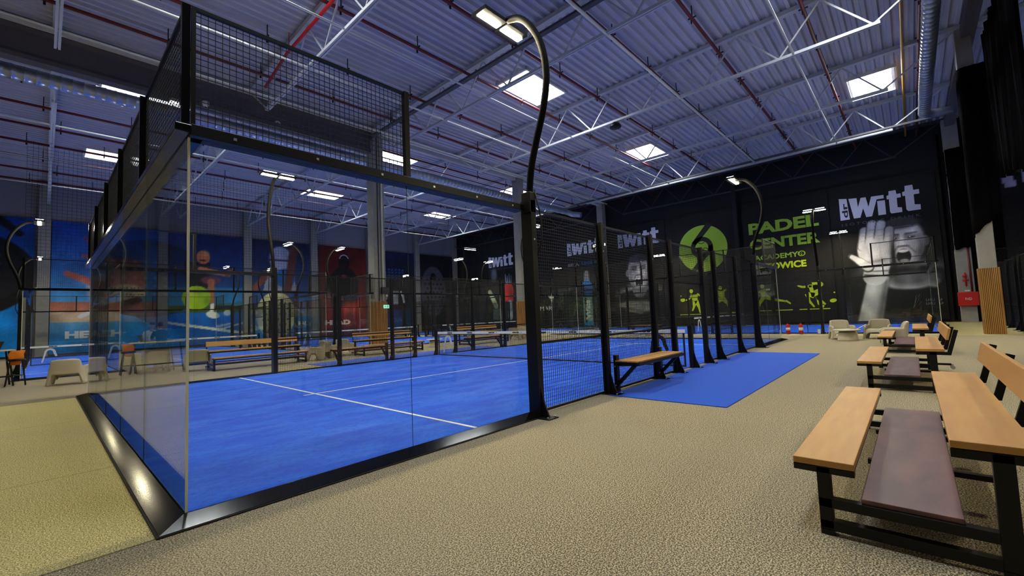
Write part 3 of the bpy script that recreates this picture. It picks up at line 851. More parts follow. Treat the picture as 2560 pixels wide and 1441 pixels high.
def bottle(loc,l):
    B=empty('water_bottle',loc,0,l,'bottle')
    MB().lathe([(0,0),(.033,0),(.035,.02),(.033,.16),(.015,.2),(.012,.22),(0,.22)],(0,0,0),14).build('body',M['clear'],B)
    MB().lathe([(0,.22),(.015,.22),(.015,.24),(0,.24)],(0,0,0),12).build('cap',M['white'],B); return B
HT=(1.78,15.9,0)
htable(HT,0,'high table with two people at it, seen through the corner glass')
laptop((1.35,15.9,1.06),PI,'dark open laptop at the left end of the high table with people')
bottle((1.68,15.85,1.06),'clear water bottle on the high table, left one'); bottle((1.83,15.9,1.06),'clear water bottle on the high table, right one')
def skin_mesh(name,verts,edges,radii,m,parent,root=0,lev=2):
    me=bpy.data.meshes.new(name); me.from_pydata(verts,edges,[]); me.materials.append(m)
    o=bpy.data.objects.new(name,me); COL.objects.link(o); o.parent=parent
    sk=o.modifiers.new('skin','SKIN'); sk.use_smooth_shade=True
    for i,r in enumerate(radii):
        rr=r if isinstance(r,tuple) else (r,r); me.skin_vertices[0].data[i].radius=rr
    me.skin_vertices[0].data[root].use_root=True
    sb=o.modifiers.new('sub','SUBSURF'); sb.levels=1; sb.render_levels=lev
    return o
def person(loc,rz,l,shirt,lean=.12,sz=1.0):
    Pn=empty('person',loc,rz,l,'person')   # sits facing +Y, hips at z .80
    V=[(0,0,.84),(0,.02,1.0),(0,.07+lean*.3,1.2),(0,.10+lean*.6,1.36),(0,.12+lean*.8,1.44),(0,.15+lean,1.52),   #0-5 pelvis..neck
       (-.10,.03,.83),(-.12,.42,.82),(-.13,.40,.42),(-.13,.50,.36),    #6-9 left leg
       (.10,.03,.83),(.12,.42,.82),(.13,.40,.42),(.13,.50,.36),
       (-.18,.11+lean*.6,1.38),(-.24,.18+lean,1.16),(-.12,.42,1.10),(-.08,.49,1.10),
       (.18,.11+lean*.6,1.38),(.24,.18+lean,1.16),(.12,.42,1.10),(.08,.49,1.10)]
    E_=[(0,1),(1,2),(2,3),(3,4),(4,5),(0,6),(6,7),(7,8),(8,9),(0,10),(10,11),(11,12),(12,13),(3,14),(14,15),(15,16),(16,17),(3,18),(18,19),(19,20),(20,21)]
    Rr=[(.15,.12),(.13,.10),(.15,.11),(.14,.10),.06,.055, .09,.065,.05,.035,.09,.065,.05,.035,.055,.042,.03,.03,.055,.042,.03,.03]
    body=skin_mesh('body',V,E_,Rr,M['skin'],Pn)
    skin_mesh('shirt',[V[i] for i in (0,1,2,3,4,14,15,18,19)],[(0,1),(1,2),(2,3),(3,4),(3,5),(5,6),(3,7),(7,8)],[(.165,.135),(.15,.125),(.17,.145),(.165,.14),.09,.072,.055,.072,.055],shirt,Pn)
    skin_mesh('trousers',[V[i] for i in (0,6,7,8,10,11,12)],[(0,1),(1,2),(2,3),(0,4),(4,5),(5,6)],[(.165,.13),.10,.08,.06,.10,.08,.06],M['jeans'],Pn)
    sh=MB()
    for sx in (-1,1):
        sh.box(sx*.13-.045,sx*.13+.045,.36,.62,.29,.37)
    o=sh.build('shoes',M['white'],Pn,bevel=.02)
    # head
    hy=.17+lean; hz=1.62
    h=MB(); n=18; vs=[]
    for j in range(13):
        a=PI*j/12
        for i in range(n):
            b=2*PI*i/n; x=.078*math.sin(a)*math.cos(b); y=.098*math.sin(a)*math.sin(b); z=.118*math.cos(a)
            if z<-.03: x*=.86; 
            if math.sin(b)>.95 and -.03<z<.03: y+=.018
            vs.append((x,hy+y,hz+z))
    fs=[(j*n+i,(j+1)*n+i,(j+1)*n+(i+1)%n,j*n+(i+1)%n) for j in range(12) for i in range(n)]
    h.add(vs,fs,0,True)
    for sx in (-1,1): h.lathe([(0,-.03),(.014,-.02),(.016,0),(.012,.025),(0,.03)],(sx*.08,hy,hz),8)
    hd=h.build('head',M['skin'],Pn)
    e=MB()
    for sx in (-1,1): e.lathe([(0,-.01),(.011,0),(0,.01)],(sx*.03,hy+.09,hz+.015),8)
    e.box(-.025,.025,hy+.088,hy+.096,hz-.058,hz-.05); e.build('eyes_and_mouth',M['hair'],hd)
    k=MB(); vs=[]
    for j in range(8):
        a=PI*.62*j/7
        for i in range(n):
            b=2*PI*i/n; s=math.sin(b); lim=1 if s<.3 else .72
            aa=a*lim; vs.append((.087*math.sin(aa)*math.cos(b),hy-.008+.107*math.sin(aa)*s,hz+.01+.125*math.cos(aa)))
    fs=[(j*n+i,(j+1)*n+i,(j+1)*n+(i+1)%n,j*n+(i+1)%n) for j in range(7) for i in range(n)]
    k.add(vs,fs,0,True); k.build('hair',M['hair'],hd)
    return Pn
person((2.1,15.27,0),0,'person in a black shirt seated at the high table, seen from behind',M['shirt'])
person((1.95,16.5,0),PI,'person leaning over the far side of the high table, facing the camera',M['white'],.2)
stool((2.1,15.25,0),0,'black bar stool under the person in the black shirt'); stool((1.95,16.5,0),0,'black bar stool under the person facing the camera')
htable((-2.05,15.6,0),.15,'high table cut off by the left edge of the view')
laptop((-1.75,15.6,1.06),-1.1,'open laptop on the high table at the left edge')
s=stool((-1.25,15.4,0),0,'bar stool with an orange jacket at the left edge')
j=MB(); vs=[]; n=14
for a in range(9):
    t=a/8
    for i in range(n):
        b=2*PI*i/n; r=.15*(.45+.55*math.sin(PI*(.08+.6*t)))*(1+.18*math.sin(3*b+a*.8)); vs.append((-1.27+.05*t+r*math.cos(b),15.4+r*.7*math.sin(b),.60+.42*t))
j.add(vs,[(a*n+i,a*n+(i+1)%n,(a+1)*n+(i+1)%n,(a+1)*n+i) for a in range(8) for i in range(n)]+[tuple(reversed(range(n))),tuple(8*n+i for i in range(n))],0,True)
tag(j.build('jacket',M['orange']),'crumpled orange jacket on the bar stool at the left edge','jacket')
# racket bags / balls baskets: blue chair seen beyond the net
put(A2,1,(18.9,13.9,0),2.0,'taupe armchair right of the far bench beyond the net')

# ------------------------------------------------------------------ small ceiling and girder things
e=empty('emergency_light',(2.7,17.18,10.68),0,'small lit emergency lamp under the dark girder near the top left','lamp')
MB().box(-.16,.16,-.1,.1,-.06,.06).build('housing',M['white'],e); MB().box(-.13,.13,-.08,.08,-.075,-.06).build('lens',SKY,e)
e=empty('security_camera',(3.75,17.18,10.9),0,'round white security camera on the dark girder','camera')
MB().lathe([(0,-.14),(.08,-.12),(.12,-.05),(.13,.02),(.13,.1),(0,.1)],(0,0,0),18).build('dome',M['white'],e); MB().lathe([(0,-.15),(.05,-.135),(.06,-.12),(0,-.11)],(0,0,0),12).build('camera_lens',M['black_gloss'],e)
e=empty('round_fitting',(6.6,17.3,10.95),0,'small round white fitting on the girder above the mesh','fitting')
MB().tube([(0,0,0),(0,-.06,0)],.14,20).build('case',M['white'],e); MB().tube([(0,-.06,0),(0,-.075,0)],.05,12).build('cap',M['black'],e)
e=empty('loudspeaker',(17.5,5.62,10.12),0,'dark round loudspeaker hanging from the third truss','speaker')
MB().lathe([(0,0),(.26,.02),(.28,.06),(.2,.2),(.1,.28),(0,.28)],(0,0,0),20).build('speaker_dome',M['black'],e); MB().tube([(0,0,.28),(0,0,.36)],.02,6).build('cable',M['black'],e)
# ------------------------------------------------------------------ printed banners
def vcol_mat(name):
    m=bpy.data.materials.new(name); m.use_nodes=True; nt=m.node_tree; P=nt.nodes['Principled BSDF']
    a=nt.nodes.new('ShaderNodeVertexColor'); a.layer_name='print'; nt.links.new(a.outputs[0],P.inputs['Base Color']); P.inputs['Roughness'].default_value=.75
    P.inputs['Specular IOR Level'].default_value=.3
    return m
M['print']=vcol_mat('printed_banner')
class Art:
    def __init__(s,w,h,res,bg):
        s.w,s.h=w,h; s.nx=max(2,int(w*res)); s.ny=max(2,int(h*res))
        s.x,s.y=np.meshgrid(np.linspace(0,w,s.nx),np.linspace(0,h,s.ny)); s.c=np.empty((s.ny,s.nx,3)); s.c[:]=bg
        s.rng=np.random.RandomState(3)
    def _mix(s,a,col): a=a[...,None]; s.c=s.c*(1-a)+np.array(col,float)*a; return s
    def ell(s,cx,cy,rx,ry,col,soft=.08,rot=0,al=1):
        c,n=math.cos(rot),math.sin(rot); dx=s.x-cx; dy=s.y-cy; u=(dx*c+dy*n)/rx; v=(-dx*n+dy*c)/ry
        d=np.sqrt(u*u+v*v); k=soft/min(rx,ry)
        return s._mix(np.clip((1-d)/max(k,1e-3)+.5,0,1)*al,col)
    def glow(s,cx,cy,rx,ry,col,al=1,rot=0):
        c,n=math.cos(rot),math.sin(rot); dx=s.x-cx; dy=s.y-cy; u=(dx*c+dy*n)/rx; v=(-dx*n+dy*c)/ry
        return s._mix(np.exp(-(u*u+v*v)*1.4)*al,col)
    def cap(s,p,q,r0,r1,col,soft=.05,al=1):
        px,py=p; qx,qy=q; L=((qx-px)**2+(qy-py)**2); t=np.clip(((s.x-px)*(qx-px)+(s.y-py)*(qy-py))/L,0,1)
        d=np.hypot(s.x-px-t*(qx-px),s.y-py-t*(qy-py)); r=r0+(r1-r0)*t
        return s._mix(np.clip((r-d)/soft+.5,0,1)*al,col)
    def poly(s,pts,col,al=1):
        ins=np.zeros(s.x.shape,bool); n=len(pts)
        for i in range(n):
            x1,y1=pts[i]; x2,y2=pts[(i+1)%n]
            if y1==y2: continue
            cnd=((y1>s.y)!=(y2>s.y)) & (s.x<(x2-x1)*(s.y-y1)/(y2-y1)+x1); ins^=cnd
        return s._mix(ins*float(al),col)
    def grad(s,c0,c1,y0=0,y1=None,al=1):
        y1=s.h if y1 is None else y1
        t=np.clip((s.y-y0)/(y1-y0),0,1)[...,None]; m=((s.y>=y0)&(s.y<=y1))[...,None]*al
        s.c=s.c*(1-m)+m*(np.array(c0,float)*(1-t)+np.array(c1,float)*t); return s
    def grain(s,a): s.c=np.clip(s.c+s.rng.randn(s.ny,s.nx,1)*a,0,255); return s
    def blot(s,a,sx=6,sy=6):
        g=s.rng.randn(sy,sx,1); yi=np.linspace(0,sy-1,s.ny); xi=np.linspace(0,sx-1,s.nx)
        y0=np.clip(yi.astype(int),0,sy-2); x0=np.clip(xi.astype(int),0,sx-2); fy=(yi-y0)[:,None,None]; fx=(xi-x0)[None,:,None]
        G=g[y0][:,x0]*(1-fy)*(1-fx)+g[y0+1][:,x0]*fy*(1-fx)+g[y0][:,x0+1]*(1-fy)*fx+g[y0+1][:,x0+1]*fy*fx
        s.c=np.clip(s.c*(1+a*G),0,255); return s
def banner(art,loc,rz,label,z0,gain=1.12,name='wall_banner'):
    w,h=art.w,art.h
    R=MB().box(0,w,.004,.03,0,h).build(name,M['pblack']); R.location=(loc[0],loc[1],z0); R.rotation_euler.z=rz
    tag(R,label,'banner')
    nx,ny=art.nx,art.ny
    v=np.empty((ny*nx,3)); v[:,0]=art.x.ravel(); v[:,1]=0; v[:,2]=art.y.ravel()
    me=bpy.data.meshes.new('printed_picture'); idx=np.arange(nx*ny).reshape(ny,nx)
    q=np.stack([idx[:-1,:-1],idx[:-1,1:],idx[1:,1:],idx[1:,:-1]],-1).reshape(-1,4)
    me.vertices.add(nx*ny); me.vertices.foreach_set('co',v.ravel().astype('f'))
    me.loops.add(q.size); me.loops.foreach_set('vertex_index',q.ravel().astype('i'))
    me.polygons.add(len(q)); me.polygons.foreach_set('loop_start',np.arange(0,q.size,4).astype('i')); me.polygons.foreach_set('loop_total',np.full(len(q),4,'i'))
    me.update(calc_edges=True); me.validate()
    ca=me.color_attributes.new('print','FLOAT_COLOR','POINT')
    s=np.clip(art.c*gain,0,255)/255; l=np.where(s<=.04045,s/12.92,((s+.055)/1.055)**2.4)
    rgba=np.ones((ny*nx,4)); rgba[:,:3]=l.reshape(-1,3); ca.data.foreach_set('color',rgba.ravel().astype('f'))
    me.materials.append(M['print']); o=bpy.data.objects.new('printed_picture',me); COL.objects.link(o); o.parent=R
    return R
def text(B,body,x,z,size,m,width=None,bold=.0,name='lettering',rotup=False,shear=0):
    if rotup: return lettering(body,B,name,m,(x,0,z),(0,0,1),size,width,bold,.012,up=(-1,0,0),shear=shear)
    return lettering(body,B,name,m,(x,0,z),(1,0,0),size,width,bold,.012,shear=shear)
def polys(B,name,m,plist,off=.012):
    mb=MB()
    for p in plist:
        if sum(p[i][0]*p[(i+1)%len(p)][1]-p[(i+1)%len(p)][0]*p[i][1] for i in range(len(p)))<0: p=p[::-1]
        mb.prism(p,lambda a,b:(a,-off,b),lambda a,b:(a,-off+.006,b))
    return mb.build(name,m,B)
def witt(B,x,z,W=4.0,H=1.55,sub=True):
    """block logo lettering: dr in a white box, then Witt"""
    sx=W/4.0; sz=H/1.6; T=lambda pl:[[(x+a*sx,z+b*sz) for a,b in p] for p in pl]
    polys(B,'logo_box',M['pwhite'],T([[(0,0),(.5,0),(.42,1.42),(0,1.5)]]))
    text(B,'dr',x+.43*sx,z+.14*sz,.31*sx,M['pblack'],1.0*sz,.006,'logo_lettering',rotup=True).location.y=-.012
    L=[[(.52,1.4),(.95,1.36),(.98,.72),(1.16,1.33),(1.42,1.32),(1.52,.66),(1.70,1.30),(2.32,1.28),(2.32,1.06),(1.96,1.06),(1.66,.0),(1.36,.0),(1.24,.62),(1.06,.02),(.72,.02)],
       [(1.98,.94),(2.36,.92),(2.36,0.0),(1.98,0.0)],
       [(2.46,.95),(2.46,1.18),(2.56,1.20),(2.58,1.46),(2.92,1.46),(2.94,1.20),(3.14,1.20),(3.14,.95),(2.94,.95),(2.94,.34),(3.14,.30),(3.14,0.0),(2.62,.0),(2.56,.12),(2.56,.95)],
       [(3.22,1.0),(3.22,1.25),(3.34,1.28),(3.36,1.62),(3.72,1.62),(3.74,1.28),(4.0,1.28),(4.0,1.0),(3.74,1.0),(3.74,.36),(4.0,.32),(4.0,0.0),(3.42,0.0),(3.34,.12),(3.34,1.0)]]
    # split concave letters into simple strips handled by ngons
    polys(B,'logo_letters',M['pwhite'],T(L))
    if sub: text(B,'I S O T O N I C   D R I N K',x+.05*sx,z-.42*sz,.17*sz,M['pdim'],3.9*sx,0,'small_lettering')
def face(A,cx,cy,s,dark=0,mouth=True,rot=0):
    """shouting grey face: centre, half width s"""
    A.ell(cx,cy-1.9*s,2.2*s,.9*s,(150,150,154),.5); A.ell(cx,cy-2.6*s,2.6*s,1.2*s,(30,31,33),.2)
    A.ell(cx,cy-1.1*s,.72*s,1.1*s,(120,120,126),.15)
    A.ell(cx-1.05*s,cy+.05*s,.17*s,.32*s,(130,130,134),.05); A.ell(cx+1.05*s,cy+.05*s,.17*s,.32*s,(120,120,126),.05)
    A.ell(cx,cy,1.0*s,1.42*s,(164,164,172),.1); A.ell(cx,cy+.35*s,.98*s,1.15*s,(176,176,186),.25)
    A.ell(cx,cy+1.28*s,.9*s,.36*s,(60,60,66),.15)
    A.glow(cx-.75*s,cy-.5*s,.3*s,.8*s,(80,80,86),.7); A.glow(cx+.8*s,cy-.4*s,.3*s,.9*s,(66,66,72),.8)
    for k in (-1,1):
        A.ell(cx+k*.42*s,cy+.40*s,.34*s,.20*s,(112,112,120),.16*s); A.cap((cx+k*.32*s,cy+.35*s),(cx+k*.54*s,cy+.37*s),.065*s,.045*s,(46,46,50),.07*s); A.ell(cx+k*.36*s,cy+.38*s,.04*s,.03*s,(190,190,196),.03*s)
        A.cap((cx+k*.18*s,cy+.58*s),(cx+k*.66*s,cy+.62*s),.06*s,.04*s,(58,58,62),.08*s,.8)
        A.cap((cx+k*.2*s,cy-.16*s),(cx+k*.56*s,cy-.62*s),.04*s,.04*s,(96,96,102),.1*s,.8); A.glow(cx+k*.62*s,cy-.15*s,.22*s,.3*s,(200,200,208),.5)
    A.cap((cx-.03*s,cy+.45*s),(cx-.02*s,cy-.1*s),.06*s,.12*s,(202,202,210),.14*s); A.ell(cx,cy-.17*s,.22*s,.06*s,(70,70,76),.08*s)
    for q in range(3): A.cap((cx-.45*s,cy+(.82+.12*q)*s),(cx+.45*s,cy+(.84+.12*q)*s),.015*s,.015*s,(140,140,148),.05*s,.7)
    if mouth:
        A.ell(cx,cy-.78*s,.44*s,.56*s,(190,190,196),.1*s); A.ell(cx,cy-.80*s,.34*s,.45*s,(24,24,26),.06*s)
        A.ell(cx,cy-.47*s,.25*s,.09*s,(226,226,230),.04*s); A.ell(cx,cy-1.08*s,.22*s,.12*s,(150,150,154),.06*s); A.ell(cx,cy-1.2*s,.26*s,.05*s,(214,214,218),.03*s)
        A.glow(cx,cy-1.42*s,.35*s,.1*s,(100,100,106),.6)
FX=36.1; RF=-PI/2
def far(y,w,h,z0,bg,label,res=16):
    return Art(w,h,res,bg)
# --- shouting man with raised hand
A=Art(5.3,9.2,26,(15,15,16))
face(A,3.55,4.85,1.02)
A.ell(2.9,1.6,2.6,1.9,(24,25,28),.6)
A._mix(np.clip((A.x-4.1)/1.0,0,1)*.55,(14,14,15))
A.ell(3.75,2.35,1.2,.42,(158,158,164),.15); A.ell(3.75,2.62,1.15,.42,(100,100,106),.3)
A.cap((1.55,-.3),(2.25,2.9),.62,.52,(168,168,174),.12); A.cap((1.35,0),(2.0,2.6),.2,.2,(196,196,200),.3,.6); A.cap((2.1,0),(2.6,2.5),.16,.1,(90,90,96),.25,.8)
A.cap((2.05,2.9),(2.25,3.6),.60,.62,(196,196,202),.08); A.cap((1.55,3.02),(2.8,2.86),.04,.04,(40,40,44),.04); A.cap((1.7,3.25),(2.75,3.2),.05,.05,(110,110,116),.05)
A.ell(2.15,4.7,.86,1.35,(176,176,184),.08)
for (a,b,r) in (((1.60,4.9),(1.74,5.95),.26),((2.00,5.1),(2.16,6.33),.27),((2.42,5.1),(2.60,6.28),.26),((2.82,4.5),(2.98,5.85),.24)):
    A.cap(a,b,r+.04,r+.02,(50,50,54),.03); A.cap(a,b,r,r-.03,(172,172,180),.08); A.cap(a,b,r*.45,r*.3,(206,206,214),.2,.6)
    for q in (.35,.68): A.cap((a[0]+(b[0]-a[0])*q-.12,a[1]+(b[1]-a[1])*q),(a[0]+(b[0]-a[0])*q+.12,a[1]+(b[1]-a[1])*q+.02),.012,.012,(110,110,116),.04,.8)
A.ell(2.2,4.45,.80,1.0,(178,178,186),.3)
A.cap((1.75,3.5),(1.35,3.95),.32,.24,(60,60,64),.04); A.cap((1.35,3.95),(.92,4.35),.25,.17,(60,60,64),.04); A.cap((1.75,3.55),(1.38,3.95),.26,.21,(186,186,190),.06); A.cap((1.38,3.95),(.98,4.3),.2,.13,(196,196,200),.06)
A.glow(2.3,3.9,.9,.12,(104,104,112),.6,.1); A.glow(1.9,4.3,.10,.7,(120,120,128),.5,.2); A.glow(2.45,4.5,.06,.8,(132,132,140),.4)
A.glow(3.06,4.1,.16,1.4,(16,16,18),.95)
A.blot(.10,14,20); A.glow(.5,.6,.35,.8,(70,80,110),.5); A.grain(3)
B=banner(A,(FX,-.35),RF,'black banner of a shouting man raising his hand, rightmost on the far wall',.15)
witt(B,.55,6.85,4.0,1.6); 
def tiny(B,x,z,w,h,n,m):
    pl=[]; cw=w/n
    for i in range(n):
        a=x+i*cw; pl.append([(a,z),(a+cw*.28,z),(a+cw*.28,z+h),(a,z+h)]); q=z+h*(.0,.4,.8)[i%3]
        pl.append([(a+cw*.28,q),(a+cw*.8,q),(a+cw*.8,q+h*.2),(a+cw*.28,q+h*.2)])
    polys(B,'small_lettering',m,pl)
tiny(B,4.35,1.15,.75,.15,8,M['pgrey']); tiny(B,4.35,.93,.78,.15,8,M['pgrey'])
sg=MB(); sg.tube([(3.75,-.015,.75),(3.95,-.015,1.35),(4.12,-.015,1.6),(4.0,-.015,1.2),(3.8,-.015,.8),(3.92,-.015,1.5),(4.2,-.015,1.62),(4.0,-.015,.9),(4.15,-.015,1.15)],.012,5)
sg.build('signature',M['pgrey'],B)
# --- padel center
G=M['green']; LM=M['lime']
A=Art(5.45,9.2,6,(16,16,17)); A.glow(3.5,3,1.5,3,(34,28,26),.6); A.grain(2)
B=banner(A,(FX,5.2),RF,'black banner with big green lettering on the far wall, right of the green emblem',.15)
text(B,'PADEL',.42,6.75,.86,G,4.45,.035); text(B,'CENTER',.42,5.55,.80,G,4.45,.03)
text(B,'ACADEMY®',.65,4.72,.40,G,3.3,.01); text(B,'KATOWICE',.55,3.95,.50,LM,3.4,.02)
polys(B,'green_bar',LM,[[(.3,.86),(2.9,.86),(2.9,.94),(.3,.94)],[(3.3,.86),(5.1,.86),(5.1,.94),(3.3,.94)]])
def limb(p,q,r0,r1):
    p=Vector(p);q=Vector(q);d=(q-p).normalized();n=Vector((-d.y,d.x)); return [tuple(p+n*r0),tuple(p-n*r0),tuple(q-n*r1),tuple(q+n*r1)]
def disc(c,rx,ry=None,n=14,rot=0):
    ry=ry or rx; return [(c[0]+rx*math.cos(a*2*PI/n)*math.cos(rot)-ry*math.sin(a*2*PI/n)*math.sin(rot),c[1]+rx*math.cos(a*2*PI/n)*math.sin(rot)+ry*math.sin(a*2*PI/n)*math.cos(rot)) for a in range(n)]
# crouching player and lunging player
def fig(B,ox,oz,parts): polys(B,'printed_player',LM,[[(ox+a,oz+b) for a,b in p] for p in parts])
fig(B,3.25,1.0,[disc((1.42,1.62),.15,.17),limb((.95,1.5),(1.3,1.55),.3,.22),limb((1.0,1.6),(1.05,.75),.30,.22),limb((.9,1.55),(.35,1.5),.11,.07),limb((.35,1.5),(.05,1.62),.08,.05),
  limb((1.0,.85),(.55,1.0),.2,.13),limb((.55,1.0),(.7,.45),.12,.07),limb((.7,.45),(.95,.05),.08,.05),limb((1.15,.85),(1.35,.45),.17,.1),limb((1.35,.45),(1.6,.2),.1,.06),limb((1.2,.75),(1.25,.2),.12,.09),limb((1.25,.2),(1.5,.05),.08,.08),
  disc((2.05,.45),.2,.13,rot=.2),disc((2.15,1.0),.06,.05)])
fig(B,.3,1.0,[disc((.75,1.75),.14,.17),limb((.75,1.5),(.85,.95),.22,.18),limb((.8,1.45),(1.5,1.5),.09,.05),limb((.7,1.45),(.3,1.2),.08,.05),limb((.9,.95),(1.5,.7),.17,.11),limb((1.5,.7),(2.2,.55),.1,.06),limb((2.2,.6),(2.5,.35),.07,.05),limb((.8,.95),(.5,.5),.16,.1),limb((.5,.5),(.35,.05),.09,.06)])
# --- emblem
A=Art(5.3,9.2,6,(16,16,17)); A.glow(1.0,1.6,.9,1.2,(96,84,50),.5); A.grain(2)
B=banner(A,(FX,10.9),RF,'black banner with round green emblem and printed players on the far wall',.15)
cx,cz,R0=2.6,6.2,1.93
polys(B,'emblem_disc',G,[disc((cx,cz),R0,n=64)],.012)
def ring(c,r0,r1,a0,a1,n=40):
    out=[]
    for i in range(n):
        t0=a0+(a1-a0)*i/n; t1=a0+(a1-a0)*(i+1)/n
        out.append([(c[0]+r0*math.cos(t0),c[1]+r0*math.sin(t0)),(c[0]+r1*math.cos(t0),c[1]+r1*math.sin(t0)),(c[0]+r1*math.cos(t1),c[1]+r1*math.sin(t1)),(c[0]+r0*math.cos(t1),c[1]+r0*math.sin(t1))])
    return out
bc=(cx-.05,cz+.1)
K=ring(bc,.52,.88,0,2*PI)+[limb((bc[0]-.62,bc[1]+.35),(cx+.72,cz+2.0),.19,.24),limb((bc[0]+.70,bc[1]+.1),(cx+.78,cz-2.05),.18,.18),limb((bc[0]+.28,bc[1]-.62),(cx-.95,cz-1.95),.18,.18),limb((bc[0]-.05,bc[1]-.7),(cx-.1,cz-1.1),.16,.1)]
polys(B,'emblem_strokes',M['pblack'],K,.020)
polys(B,'emblem_ball_seams',M['pblack'],ring((bc[0]+.28,bc[1]-.3),.2,.25,.3,PI+.3,14)+ring((bc[0],bc[1]+.62),.28,.33,PI+.3,2*PI-.3,14),.020)
fig(B,.35,1.0,[disc((1.1,1.75),.15,.18),limb((1.35,1.45),(1.35,.95),.28,.2),limb((1.55,1.5),(1.95,1.25),.09,.06),limb((1.95,1.25),(2.2,1.1),.06,.04),limb((1.15,1.45),(.95,1.15),.09,.06),limb((.95,1.15),(.6,1.0),.07,.04),disc((.35,1.05),.2,.16),disc((.22,1.4),.05),
  limb((1.35,.95),(1.25,.45),.2,.1),limb((1.25,.45),(1.1,.1),.09,.05),limb((1.45,.95),(1.65,.4),.18,.1),limb((1.65,.4),(1.72,-.1),.09,.05)])
fig(B,3.0,1.0,[disc((.75,1.85),.14,.16),limb((.8,1.6),(.8,1.0),.24,.2),limb((.6,1.55),(.35,1.75),.09,.07),limb((.35,1.75),(.3,2.05),.1,.1),limb((1.0,1.6),(1.2,1.7),.09,.06),limb((.8,1.05),(.5,.75),.22,.14),limb((.9,1.0),(1.2,.6),.2,.1),limb((1.2,.6),(1.35,.15),.09,.05)])
polys(B,'green_bar',LM,[[(.4,.78),(2.3,.78),(2.3,.87),(.4,.87)],[(2.9,.8),(4.9,.8),(4.9,.89),(2.9,.89)]])
# --- face banner
A=Art(5.2,9.2,20,(17,17,18)); face(A,2.55,4.75,1.05); A.ell(2.4,1.1,2.4,1.3,(22,22,24),.5)
A.ell(1.6,1.9,1.1,.35,(150,145,130),.2); A.ell(2.9,1.7,1.1,.5,(150,150,150),.3); A.cap((1.2,1.4),(2.6,1.2),.12,.2,(120,118,110),.1); A.blot(.14,10,16); A.grain(3)
B=banner(A,(FX,16.6),RF,'black banner of a shouting face behind the mesh, left of the green emblem',.15); witt(B,.65,7.25,4.0,1.4)
sg=MB(); sg.tube([(3.3,-.015,.7),(3.6,-.015,1.2),(3.9,-.015,1.5),(3.7,-.015,1.1),(4.1,-.015,1.6)],.014,5); sg.build('signature',M['pgrey'],B)
# --- blue bottle banner
A=Art(4.9,9.2,16,(17,17,19)); A.glow(1.4,2.2,1.2,1.6,(40,62,44),.6); A.glow(3.4,2.4,.9,2.2,(60,90,90),.4)
A.cap((2.75,5.3),(2.75,4.4),.26,.34,(110,112,120),.08); A.ell(2.75,3.85,.62,.72,(26,112,190),.06); A.poly([(2.15,2.9),(3.35,2.9),(3.35,3.9),(2.15,3.9)],(22,96,176)); A.poly([(2.2,.3),(3.3,.3),(3.3,2.9),(2.2,2.9)],(126,150,150))
A.poly([(2.25,.1),(3.3,.1),(3.3,.5),(2.25,.5)],(20,130,190)); A.cap((2.5,.5),(2.5,2.7),.13,.13,(40,46,48),.05); A.blot(.12,8,14); A.grain(3)
B=banner(A,(FX,22.4),RF,'black banner with blue bottle on the far wall left of the shouting face',.15); witt(B,.6,7.25,4.0,1.4,False)
text(B,'BE A',.6,6.1,.32,M['pgrey'],1.4,.01); text(B,'LEGEND',2.3,6.15,.32,M['pblue'],2.1,.01); text(B,'Witt',3.05,.6,.55,M['ptext'],2.0,.04,'bottle_lettering',rotup=True)
# --- dark sponsor banner
A=Art(4.6,9.2,6,(17,17,19)); A.grain(2); B=banner(A,(FX,27.6),RF,'plain black sponsor banner partly hidden by the tall lamp pole',.15)
text(B,'MAR',1.85,1.75,.48,M['ptext'],1.65,0); polys(B,'triangle_mark',M['ptext'],[[(3.0,3.35),(3.9,3.35),(3.72,3.0),(3.2,3.0)],[(3.3,2.95),(3.65,2.95),(3.5,2.5)]])
# --- red rucksack banner
A=Art(6.0,9.2,14,(18,18,20)); A.poly([(3.6,3.0),(5.0,3.0),(5.1,4.6),(4.7,5.2),(3.9,5.2),(3.5,4.6)],(190,40,42)); 
for k in range(4): A.cap((4.0+.25*k,5.1),(3.9+.3*k,6.2-.2*(k%2)),.09,.05,(120,130,150),.05)
A.cap((4.5,2.9),(4.5,1.2),.32,.36,(140,150,160),.1); A.cap((3.9,2.9),(3.85,1.2),.2,.22,(40,42,46),.05); A.ell(2.0,6.3,.5,.8,(86,90,104),.3); A.cap((1.2,4.3),(2.2,2.6),.3,.35,(150,160,140),.1); A.poly([(1.6,1.0),(3.2,1.0),(3.2,2.2),(1.6,2.2)],(120,140,140),.6); A.blot(.2,10,14); A.grain(4)
B=banner(A,(FX,34.7),RF,'black banner with red rucksack print in the far left of the black wall',.15); witt(B,1.2,7.25,4.0,1.4)
# --- right end banner
A=Art(6.5,9.2,12,(16,16,17))
for k in range(5): A.poly([(.2+k*.75,7.35),(.62+k*.75,7.35),(.52+k*.75,8.6),(.08+k*.75,8.6)],(150,146,180))
A.ell(2.5,6.0,.75,.55,(70,70,92),.08); A.ell(2.3,6.2,.4,.3,(160,165,180),.15); A.poly([(1.2,3.3),(4.2,3.3),(4.2,5.3),(1.8,5.3),(1.1,4.7)],(150,24,28)); A.poly([(1.4,2.6),(4.2,2.6),(4.2,3.3),(1.4,3.3)],(196,70,40)); A.poly([(1.3,.2),(4.2,.2),(4.2,2.5),(1.3,2.5)],(176,160,120))
for k in range(5): A.ell(2.2+.3*(k%2),.5+k*.45,.5,.16,(190,40,30),.08)
A.poly([(1.3,.9),(4.2,.9),(4.2,1.3),(1.3,1.3)],(200,30,34)); A.blot(.15,12,16); A.grain(4)
B=banner(A,(FX,-8.2),RF,'dark banner with pale stripes and red print at the right edge',.15)
text(B,'3',1.2,6.9,.2,M['pwhite'],.14); 
